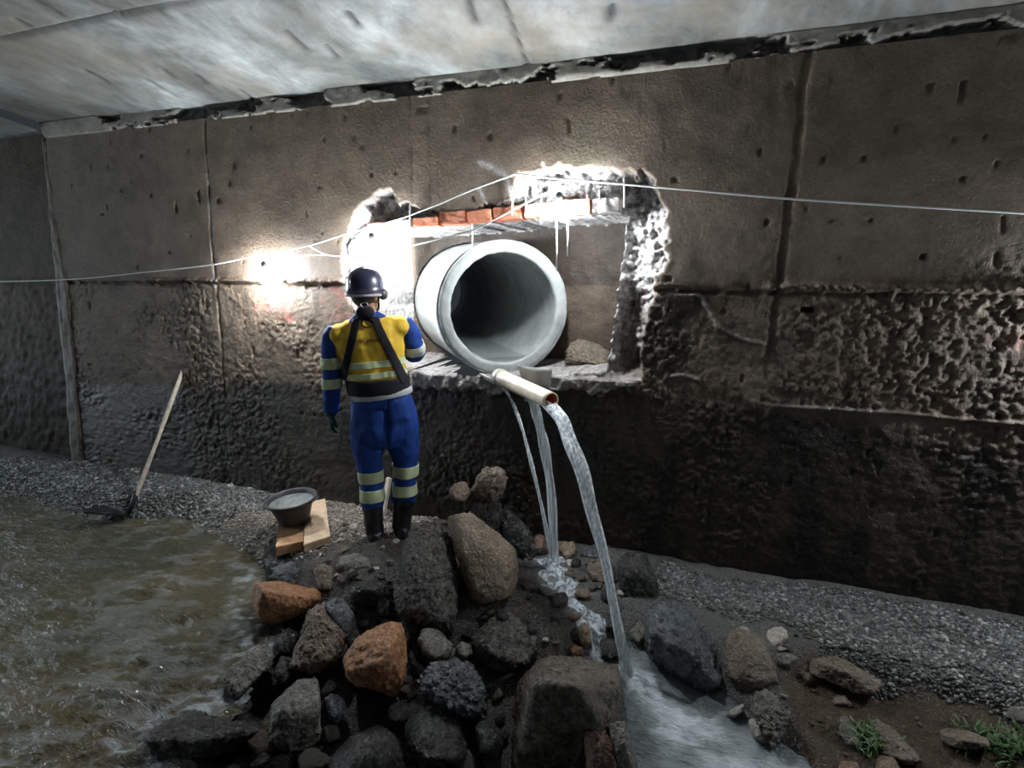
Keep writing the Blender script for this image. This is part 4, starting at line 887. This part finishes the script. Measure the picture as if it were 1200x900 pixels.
cable('power_cable', 'long white cable stretched to the right wall end', [(604, 204, -.06), (625, 206, -.06), (660, 210), (720, 215), (800, 222), (900, 231), (1000, 238), (1100, 244), (1200, 250), (1320, 259)], .0058)
cable('power_cable', 'white branch cable slanting across the orange bricks', [(652, 222, -.05), (633, 229, -.06), (607, 243, -.08), (580, 257, -.10), (556, 269, -.10), (520, 279, -.10), (484, 288, -.07)], .005)
cable('power_cable', 'short white cable looping into left side of opening', [(362, 288), (378, 297), (392, 300), (410, 299), (428, 292, -.06), (440, 281, -.05)], .005)
cable('power_cable', 'thin wire joining first bulb to the short loop', [(312, 299), (345, 299), (375, 299), (392, 300)], .003)
EM = {}
def bulbmat(st):
    m = bpy.data.materials.new('lit bulb'); m.use_nodes = True; nt = m.node_tree; nt.nodes.clear(); e = nt.nodes.new('ShaderNodeEmission'); e.inputs[0].default_value = (.90, .95, 1.0, 1); e.inputs[1].default_value = st
    o = nt.nodes.new('ShaderNodeOutputMaterial'); nt.links.new(e.outputs[0], o.inputs[0]); return m
BST = 860
def bulb(label, P, st, hang):
    r = empty('light_bulb', P); tag(r, label, 'light bulb', 'lit site bulbs')
    v, f = lathe([(.012, .055), (.020, .046), (.026, .036), (.042, .010), (.046, -.014), (.041, -.036), (.026, -.053), (.006, -.060)], 24); link('bulb_glass', pmesh('bulb_glass', v, [tuple(reversed(q)) for q in f]), bulbmat(st), r)
    v, f = lathe([(.016, .050), (.020, .052), (.020, .092), (.014, .100), (.005, .104)], 20); link('lamp_holder', pmesh('lamp_holder', v, f), M['black'], r)
    tube('flex', [V((0, 0, .10)), V((.004, 0, .10+(hang-.1)*.5)), V((0, 0, hang))], .003, M['cable'], r, 8)
bulb('lit bare bulb hanging on the plain wall left of worker', V(W(310, 323, -.085)), BST, .14)
bulb('lit bare bulb at the left jamb behind the helmet', V(W(436, 291, -.09)), BST, .11)
bulb('lit bare bulb in front of the orange bricks over pipe', V(W(655, 246, -.07)), BST, .16)
bulb('lit bare bulb hanging on the wall beyond the right picture edge', V((2.05, -.10, 1.62)), BST, .12)

# ================================================================== WORKER
exec_person = True
fr = frame(455, 630, .065); A, dW, rW, Lw = fr
phi = math.atan2(-dW[0], dW[1])                   # local +y = away from us
def L(px, py, off=0.0):
    p = on(fr, px, py, off)-A; return V((p[0]*rW[0]+p[1]*rW[1], p[0]*dW[0]+p[1]*dW[1], p[2]))
def hw(pxw, py=450, off=0.0): return (L(450+pxw, py, off)-L(450, py, off)).length
man = empty('person', V(A), phi); tag(man, 'worker in blue overalls, yellow vest and dark helmet, back turned, facing the pipe', 'person')
def cloth(name, col, rough=.75, var=.18, sc_=14): 
    t = NT(name); n = t.noise(sc_, 5); t.set(Base_Color=t.ramp(n, [(.3, tuple(c*(1-var) for c in col)), (.7, tuple(min(1, c*(1+var)) for c in col))]), Roughness=rough, Specular_IOR_Level=.25, Normal=t.bump(t.noise(260, 2), .15, .002)); return t.m
M['blue'+'cloth'] = cloth('royal blue workwear', (.011, .046, .225)); M['yellow'] = cloth('yellow vest fabric', (.60, .38, .035)); M['refl'] = cloth('silver lime reflective tape', (.50, .56, .34), .35, .12)
M['reflw'] = cloth('pale grey reflective tape', (.55, .58, .52), .35, .12); M['strap'] = cloth('black webbing', (.012, .012, .016)); M['boot'] = simple('black rubber boot', (.016, .017, .019), .32, 0, .5, 12)
M['skin'] = simple('skin', (.30, .17, .11), .55, 0, .12, 30, .1); M['helmet'] = simple('dark navy helmet shell', (.020, .022, .050), .32, 0, .15, 10, 0); M['glove'] = cloth('dark green work glove', (.010, .045, .030)); M['hair'] = simple('black hair', (.012, .010, .010), .6, 0, .3, 60, .5)
M['hem'] = cloth('pale grey shirt hem', (.42, .42, .44)); M['metal'] = simple('dull metal', (.45, .45, .47), .35, 1, .1, 20, 0)
ex, ey = V((1, 0, 0)), V((0, 1, 0))
def ring(px, py, wpx, dep, off=0.0, tx=0.0):
    w = hw(wpx, py, off); return (L(px, py, off), V((w*math.cos(tx), 0, w*math.sin(tx))), V((0, dep, 0)))
TL = -.10                                          # the left shoulder hangs a little lower
def torso(g=0.0, y0=372, y1=462):
    R = [ring(450, 476, 36+g, .135+g*.005), ring(447, 462, 34+g, .130+g*.005, 0, TL*-.3), ring(444, 450, 33+g, .130+g*.005, .0, TL*-.5), ring(440, 436, 34+g, .135+g*.005, .01, -TL*.6), ring(435, 420, 37+g, .14+g*.005, .01, -TL*.8), ring(432, 404, 40+g, .138+g*.005, .0, -TL), ring(431, 391, 41+g, .128+g*.005, .0, -TL*1.2), ring(431, 381, 36+g, .105+g*.004, .0, -TL*1.2), ring(431, 373, 24+g, .075+g*.004, .0, -TL), ring(430, 366, 13+g*.6, .062+g*.003, .0, -TL*.5)]
    return [r for r in R]
def limb(pts):
    """(px,py,off,radius px, flat)"""
    P = [L(q[0], q[1], q[2]) for q in pts]; rings = []
    for i, q in enumerate(pts):
        t = (P[min(i+1, len(P)-1)]-P[max(i-1, 0)]).normalized(); a = t.cross(ey); a = a if a.length > .3 else t.cross(V((0, 0, 1))); a.normalize(); b = t.cross(a).normalized(); r = hw(q[3], q[1], q[2]); rings.append((P[i], a*r, b*r*(q[4] if len(q) > 4 else 1.0)))
    return rings
armL = [(394, 384, 0, 11), (390, 396, 0, 12.5), (389.5, 412, -.005, 12), (390, 428, .0, 11.5), (389.5, 444, .01, 11), (388, 460, .03, 10), (388, 474, .05, 9.2), (388, 482, .055, 8.6)]
armR = [(470, 378, 0, 11), (476, 385, .0, 13), (481, 395, .01, 13), (485, 406, .03, 12.5), (486, 412, .08, 12), (484, 413, .15, 11), (480, 411, .23, 10), (475, 408, .30, 9), (472, 407, .335, 8)]
legL = [(432, 492, 0, 20, 1.05), (431, 508, 0, 19.5, 1.05), (431, 524, .005, 18), (433, 540, .01, 15.5), (434, 555, .005, 14.5), (435, 570, 0, 13.5), (436, 584, 0, 13), (437, 592, 0, 12)]
legR = [(470, 492, 0, 20.5, 1.05), (471, 508, 0, 20, 1.05), (473, 524, .005, 18), (475, 540, .01, 15.5), (475, 553, .005, 14.5), (474.5, 566, 0, 13.8), (473.5, 578, 0, 13.4), (473, 586, 0, 12.5)]
def wrinkle(me, amp, f=9, seed=0, vert=1.0):
    P = coords(me); N = normals(me); Q = P*np.array((f, f, f*vert)); setco(me, P+N*(amp*fbm(Q, 3, seed)+amp*.6*ridge(Q*1.3, 2, seed+3))[:, None]); return me
# -- hands: palm, thumb from the side, four curled fingers
def hand(sh, wr, dirv, palm, side, g=0.0, curl=.5):
    d = dirv.normalized(); s = side.normalized(); n = palm.normalized(); Lh = .095
    sh.add(loft_vf, [(wr-d*.01, s*(.026+g), n*(.021+g)), (wr+d*.03, s*(.036+g), n*(.020+g)), (wr+d*.07, s*(.041+g), n*(.017+g)), (wr+d*Lh, s*(.038+g), n*(.012+g))], 20)
    for k, (o, ln) in enumerate(((-.030, .070), (-.010, .080), (.011, .074), (.030, .058))):
        p = wr+d*(Lh-.012)+s*o; pts = [p]; a = .15
        for sg in (.42, .33, .27):
            dr = d*math.cos(a)+n*math.sin(a)+s*(o*1.1); pts.append(pts[-1]+dr.normalized()*ln*sg); a += curl
        sh.add(tube_vf, pts, [.0098+g, .0092+g, .0085+g, .007+g], 10)
    p = wr+d*.03-s*.030; pts = [p, p-s*.022+d*.026+n*.010, p-s*.026+d*.052+n*.020, p-s*.020+d*.070+n*.030]
    sh.add(tube_vf, pts, [.014+g, .012+g, .0105+g, .008+g], 10)
wl_, wl0 = L(388, 482, .055), L(388, 470, .045); dl_ = (wl_-wl0).normalized()
wr_, wr0 = L(472, 407, .335), L(477, 409, .27); dr_ = (wr_-wr0).normalized()
def add_hands(sh, g, which=(0, 1)):
    if 0 in which: hand(sh, wl_, dl_, V((1, .25, 0)), V((.2, -1, 0))*-1, g, .42)
    if 1 in which: hand(sh, wr_, dr_, V((0, 0, -1)), V((1, 0, 0)), g, .35)
# -- head turned a little to the right
hc = L(429, 345, .0); HY = -.75; Rh = Matrix.Rotation(HY, 3, 'Z'); 
def H(x, y, z): return hc+Rh @ V((x, y, z))
body = Shell()
body.add(ball_vf, hc+V((0, 0, .012)), (.076, .094, .105), M3=Rh, seg=24, rings=16)
body.add(loft_vf, [(H(0, .02, -.03), Rh @ V((.066, 0, 0)), Rh @ V((0, .072, 0))), (H(0, .030, -.075), Rh @ V((.056, 0, 0)), Rh @ V((0, .062, 0))), (H(0, .045, -.112), Rh @ V((.034, 0, 0)), Rh @ V((0, .040, 0)))], 20)   # jaw and chin
body.add(loft_vf, [(H(0, .088, .018), Rh @ V((.008, 0, 0)), Rh @ V((0, .010, 0))), (H(0, .100, -.012), Rh @ V((.013, 0, 0)), Rh @ V((0, .014, 0))), (H(0, .104, -.030), Rh @ V((.018, 0, 0)), Rh @ V((0, .016, 0))), (H(0, .094, -.040), Rh @ V((.012, 0, 0)), Rh @ V((0, .010, 0)))], 12)   # nose
body.add(tube_vf, [H(-.048, .070, .030), H(-.02, .088, .034), H(.02, .088, .034), H(.048, .070, .030)], .010, 10)    # brow
for dz, rr in ((-.062, .0075), (-.074, .009)): body.add(tube_vf, [H(-.022, .085, dz), H(0, .094, dz+.002), H(.022, .085, dz)], [.004, rr, .004], 10)   # lips
for sgn in (-1, 1):
    body.add(ball_vf, H(sgn*.079, -.004, -.008), (.010, .020, .032), M3=Rh, seg=12, rings=8); body.add(ball_vf, H(sgn*.032, .078, .012), (.013, .010, .010), M3=Rh, seg=12, rings=8)
nb_ = L(430, 372, 0); body.add(loft_vf, [(hc+V((0, -.005, -.05)), ex*.060, ey*.064), (nb_.lerp(hc, .45), ex*.060, ey*.062), (nb_, ex*.066, ey*.066), (L(430, 380), ex*.09, ey*.07)], 22)
body.add(loft_vf, torso(-4))
body.add(loft_vf, limb([(q[0], q[1], q[2], max(q[3]-4.5, 4.6)) for q in armL])); body.add(loft_vf, limb([(q[0], q[1], q[2], max(q[3]-4.5, 4.6)) for q in armR]))
shinL = [(437, 592, 0, 9), (437.5, 610, .0, 8), (438.5, 624, .0, 7)]; shinR = [(473, 586, 0, 9), (472, 602, 0, 8), (471, 616, .0, 7)]
body.add(loft_vf, [ring(450, 500, 31, .115), ring(450, 488, 34, .12), ring(450, 470, 33, .12)])
for lg, sn in ((legL, shinL), (legR, shinR)):
    body.add(loft_vf, limb([(q[0], q[1], q[2], q[3]-4) for q in lg]+[(q[0], q[1], q[2], q[3]-1.5) for q in sn[1:]]))
    f0 = L(*sn[-1][:3]); body.add(loft_vf, [(f0+V((0, -.05, -.025)), ex*.028, V((0, 0, .028))), (f0+V((0, .02, -.02)), ex*.034, V((0, 0, .034))), (f0+V((0, .10, -.035)), ex*.038, V((0, 0, .022))), (f0+V((0, .16, -.045)), ex*.028, V((0, 0, .012)))], 16)
add_hands(body, -.001)
bd = link('body', fuse(body, .0055, 3), M['skin'], man)
# -- trousers
sh = Shell(); sh.add(loft_vf, [ring(447, 458, 33, .132, 0, .03), ring(449, 470, 36, .142), ring(451, 484, 38.5, .150), ring(451.5, 498, 39.2, .150), ring(452, 510, 38, .14), ring(452, 519, 34, .11)], 32, 2.3)
sh.add(loft_vf, limb(legL)); sh.add(loft_vf, limb(legR)); tro = wrinkle(fuse(sh, .010, 5), .016, 7, 601, .6)
P = coords(tro); N = normals(tro); seat = np.exp(-((P[:, 0]-L(452, 495).x)/.012)**2)*sstep(L(452, 522).z, L(452, 490).z, P[:, 2])*(N[:, 1] < 0); setco(tro, P-N*(seat*.014)[:, None])
link('trousers', tro, M['bluecloth'], man)
def bandz(src, pa, pb, mat, name, test=None, off=.004, axis=None):
    a, b = (pa+pb)/2, None; n = axis or (pa-pb).normalized()
    return link(name, cutband(src, [(pa, n), (pb, -n)], off, .003, test), mat, man)
def near(px, wpx, off=None):
    c = L(px, 500).x; w = hw(wpx); return lambda f: abs(f.calc_center_median().x-c) < w
for (cx, ys) in ((435, ((550, 563), (571, 585))), (474.5, ((544, 557), (566, 578)))):
    for y0, y1 in ys: bandz(tro, L(cx, y0), L(cx, y1), M['refl'], 'reflective_band', near(cx, 17.5), axis=V((0, 0, 1)))
# -- shirt with sleeves
sh = Shell(); sh.add(loft_vf, torso(-1.2), 32, 2.3); sh.add(loft_vf, limb(armL)); sh.add(loft_vf, limb(armR)); shirt = wrinkle(fuse(sh, .010, 4), .010, 10, 611, .9); link('shirt', shirt, M['bluecloth'], man)['label'] = 'blue long-sleeved work shirt'
lx = L(404, 420).x
for y0, y1 in ((418, 431), (443, 455)): bandz(shirt, L(390, y0), L(390, y1), M['refl'], 'reflective_band', lambda f: f.calc_center_median().x < lx, axis=V((-.05, 0, 1)).normalized())
ea, eb = L(484, 404, .03), L(488, 415, .09); e_ax = V((-.35, -.75, .55)).normalized(); rxm = L(475, 410).x
bandz(shirt, L(486, 402, .02), L(489, 412, .06), M['reflw'], 'reflective_band', lambda f: f.calc_center_median().x > rxm and f.calc_center_median().z < L(480, 388).z, axis=V((-.15, -.45, .88)).normalized())
# -- vest
sh = Shell(); sh.add(loft_vf, torso(1.6)[2:-1], 36, 2.4)
sh.add(ball_vf, L(397, 392), (.074, .105, .068)); sh.add(ball_vf, L(468, 383), (.076, .105, .070))
vest = wrinkle(fuse(sh, .009, 16, .6), .010, 9, 621, .55); link('vest', vest, M['yellow'], man)['label'] = 'yellow safety vest'
zc = lambda y: V((0, 0, L(436, y).z))
tiltv = V((.05, 0, 1)).normalized()
for y0, y1, mt in ((419.5, 427.5, 'refl'), (433, 440, 'refl')): link('reflective_band', cutband(vest, [(L(437, y0), V((-.06, 0, 1)).normalized()), (L(437, y1), -V((-.06, 0, 1)).normalized())], .004, .003), M[mt], man)
bl_ = Shell(); bl_.add(loft_vf, [ring(444.5, 459, 36.8, .152, 0, .03), ring(442.5, 441.5, 37.2, .155, 0, .04)], 40, 2.3); belt = fuse(bl_, .009, 2); link('belt', belt, M['strap'], man)['label'] = 'wide black waist belt'
hm = Shell(); hm.add(loft_vf, [ring(448, 463.5, 36.2, .148, 0, .10), ring(446.5, 456, 36.4, .148, 0, .10)], 40, 2.3); link('shirt_hem', fuse(hm, .008, 2), M['hem'], man)['label'] = 'pale grey shirt hem below the belt'
# harness: two straps in a V over the back, dark pad at the nape, ring
def strap(p0, p1, wpx, off=.008):
    d = (p1-p0); d.y = 0; d.normalize(); s = V((d.z, 0, -d.x)); w = hw(wpx)
    return cutband(vest, [(p0+s*w, s), (p0-s*w, -s), (p0-d*.0, -d), (p1, d)], off, .005, lambda f: f.normal.y < .25)
link('harness_strap', strap(L(421, 366), L(403, 442), 4.0), M['strap'], man); link('harness_strap', strap(L(436, 366), L(473, 444), 4.3), M['strap'], man)
pd_ = Shell(); pd_.add(ball_vf, L(428, 366, -.085), (.060, .026, .042)); link('harness_pad', fuse(pd_, .008, 2), M['strap'], man)
rg = [L(427, 357.5, -.115)+V((math.cos(w)*.020, 0, math.sin(w)*.015)) for w in np.linspace(0, 2*PI, 17)]; tube('harness_ring', rg, .004, M['metal'], man, 8)
hk = [L(481, 449, -.02)+V((math.cos(w)*.016, 0, math.sin(w)*.028)) for w in np.linspace(0, 2*PI, 17)]; tube('hip_ring', hk, .004, M['metal'], man, 8)
# back print
def text(name, body_, px, py, h, mat, w=None):
    cu = bpy.data.curves.new(name, 'FONT'); cu.body = body_; cu.size = h; cu.align_x = 'CENTER'; cu.align_y = 'CENTER'; cu.extrude = .0008
    o = bpy.data.objects.new(name, cu); COL.objects.link(o); dg = bpy.context.evaluated_depsgraph_get(); me = bpy.data.meshes.new_from_object(o.evaluated_get(dg)); bpy.data.objects.remove(o)
    P = coords(me); bb = [v.co.copy() for v in vest.vertices]; from mathutils.bvhtree import BVHTree
    bm = bmesh.new(); bm.from_mesh(vest); bv = BVHTree.FromBMesh(bm); bm.free(); c = L(px, py); Q = []
    for q in P:
        o_ = V((c.x+q[0], -1, c.z+q[1])); hit = bv.ray_cast(o_, V((0, 1, 0)))[0]; y = hit.y if hit else -.14; Q.append((o_.x, y-.0045-q[2], o_.z))
    setco(me, np.array(Q)); return link(name, me, mat, man)
M['ink'] = simple('dark print', (.03, .015, .012), .7, 0, .2, 40, 0)
text('back_print', 'RIO DE JANEIRO', 431, 396, .030, M['ink'])
em = [L(430, 380, -.14)+V((math.cos(w)*.030, 0, math.sin(w)*.020)) for w in np.linspace(.1, 2*PI-.6, 22)]
bmv = bmesh.new(); bmv.from_mesh(vest); from mathutils.bvhtree import BVHTree; bv = BVHTree.FromBMesh(bmv); bmv.free()
em = [V((q.x, (bv.ray_cast(V((q.x, -1, q.z)), V((0, 1, 0)))[0] or V((0, -.13, 0))).y-.003, q.z)) for q in em]; tube('back_emblem', em, .005, M['ink'], man, 8)
# gloves, boots
sh = Shell(); add_hands(sh, .003, (0,)); sh.add(loft_vf, [(wl0+V((0, 0, .0)), ex*.042, ey*.042), (wl_, ex*.040, ey*.036), (wl_+dl_*.03, ex*.036, ey*.036)], 20); link('glove', fuse(sh, .005, 3), M['glove'], man)['label'] = 'dark green work glove on the hanging hand'
sh = Shell(); add_hands(sh, .003, (1,)); link('glove', fuse(sh, .005, 3), M['glove'], man)
for pts, nm in (([(436, 576, 0, 11.5), (436.5, 590, 0, 12.4), (437.5, 604, 0, 11.4), (438.5, 616, 0, 10.6), (439.5, 625, 0, 10.6)], 'L'), ([(474, 570, 0, 11.8), (473, 584, 0, 13), (472, 598, 0, 12), (471, 610, 0, 11.4), (470.5, 619, 0, 11.4)], 'R')):
    sh = Shell(); sh.add(loft_vf, limb(pts)); f0 = L(*pts[-1][:3]); gz = f0.z-.052
    sh.add(loft_vf, [(V((f0.x, f0.y-.075, gz+.035)), ex*.030, V((0, 0, .030))), (V((f0.x, f0.y-.04, gz+.045)), ex*.050, V((0, 0, .044))), (V((f0.x, f0.y+.05, gz+.045)), ex*.050, V((0, 0, .044))), (V((f0.x+.01, f0.y+.14, gz+.036)), ex*.054, V((0, 0, .034))), (V((f0.x+.012, f0.y+.20, gz+.028)), ex*.036, V((0, 0, .024)))], 24, 2.6)
    me = wrinkle(fuse(sh, .008, 3), .004, 14, 631, 1.6); link('boot', me, M['boot'], man)
# hair, helmet
sh = Shell(); sh.add(ball_vf, H(0, -.012, .0), (.081, .093, .085), M3=Rh, seg=24, rings=14); sh.add(loft_vf, [(H(0, -.035, -.01), Rh @ V((.070, 0, 0)), Rh @ V((0, .060, 0))), (H(0, -.040, -.055), Rh @ V((.056, 0, 0)), Rh @ V((0, .040, 0)))], 20)
hm_ = fuse(sh, .007, 2); bm = bmesh.new(); bm.from_mesh(hm_); bmesh.ops.bisect_plane(bm, geom=bm.verts[:]+bm.edges[:]+bm.faces[:], plane_co=H(0, .03, 0), plane_no=Rh @ V((0, .9, -.4)), clear_outer=True); bmesh.ops.holes_fill(bm, edges=bm.edges); link('hair', bmm(bm, 'hair'), M['hair'], man)
HZ = .022
vs = []; fs = []; sg = 48
prof = [(1.12, -.012), (1.10, -.006), (1.0, .0), (1.0, .03), (.97, .06), (.88, .092), (.72, .118), (.5, .135), (.25, .144), (.03, .146)]
for s, z in prof:
    for k in range(sg):
        w = 2*PI*k/sg; fwd = max(0, math.sin(w)); br = s+(.22*fwd**3 if s > 1.05 else 0)
        vs.append(H(math.cos(w)*.106*br, math.sin(w)*.124*br-.004, HZ+z))
n = len(prof)
for i in range(n-1):
    for k in range(sg): k2 = (k+1) % sg; fs.append((i*sg+k, i*sg+k2, (i+1)*sg+k2, (i+1)*sg+k))
fs.append(tuple((n-1)*sg+k for k in range(sg))); me = pmesh('helmet', vs, fs); bm = bmesh.new(); bm.from_mesh(me); bmesh.ops.solidify(bm, geom=bm.faces[:], thickness=.003); he = link('helmet', bmm(bm, 'helmet'), M['helmet'], man)
rid = [H(0, -.124*math.cos(a)-.004, HZ+.03+.118*math.sin(a)) for a in np.linspace(.15, PI-.15, 18)]; tube('crown_ridge', rid, .006, M['helmet'], he, 8)
bnd = [(H(math.cos(w)*.107, math.sin(w)*.125-.004, HZ-.022)) for w in np.linspace(PI*.95, PI*2.05, 26)]; o = tube('nape_strap', bnd, [.010]*26, M['hem'], man, 8); o['label'] = 'pale grey goggle strap round the helmet back'
sh = Shell(); sh.add(ball_vf, H(.098, .05, .0), (.022, .036, .036), M3=Rh); link('goggles', fuse(sh, .007, 2), M['black'], man)
tube('chin_strap', [H(.098, .01, .01), H(.088, .015, -.03), H(.062, .04, -.09), H(0, .06, -.125)], .006, M['strap'], man, 8)

# ================================================================== LIGHT, WORLD, CAMERA
def area(name, loc, target, sx, sy, power, col):
    l = bpy.data.lights.new(name, 'AREA'); l.shape = 'RECTANGLE'; l.size = sx; l.size_y = sy; l.energy = power; l.color = col
    o = bpy.data.objects.new(name, l); COL.objects.link(o); o.location = loc; o.rotation_euler = (V(target)-V(loc)).to_track_quat('-Z', 'Y').to_euler(); return o
area('daylight at the downstream tunnel mouth', (10, -3.2, 1.7), (0, -2.6, 1.2), 5.5, 3.0, 60, (.80, .92, 1.0))
area('daylight at the upstream tunnel mouth', (-13, -3.4, 1.6), (0, -2.6, .9), 6.0, 3.0, 300, (.78, .92, 1.0))
w = bpy.data.worlds.new('dim tunnel daylight'); sc.world = w; w.use_nodes = True; bg = w.node_tree.nodes['Background']; bg.inputs[0].default_value = (.72, .86, 1.0, 1); bg.inputs[1].default_value = .035
cam = bpy.data.cameras.new('camera'); cam.sensor_width = 36; cam.lens = 36*F/1200; cam.clip_start = .05
co = bpy.data.objects.new('camera', cam); COL.objects.link(co); co.location = CAM; co.rotation_euler = (PI/2-PITCH, 0, YAW); sc.camera = co
sc.view_settings.view_transform = 'Standard'; sc.view_settings.look = 'None'; sc.view_settings.gamma = 1; sc.view_settings.use_curve_mapping = False; sc.view_settings.exposure = 0.15
sc.cycles.use_denoising = True; sc.cycles.max_bounces = 6; sc.cycles.transparent_max_bounces = 12
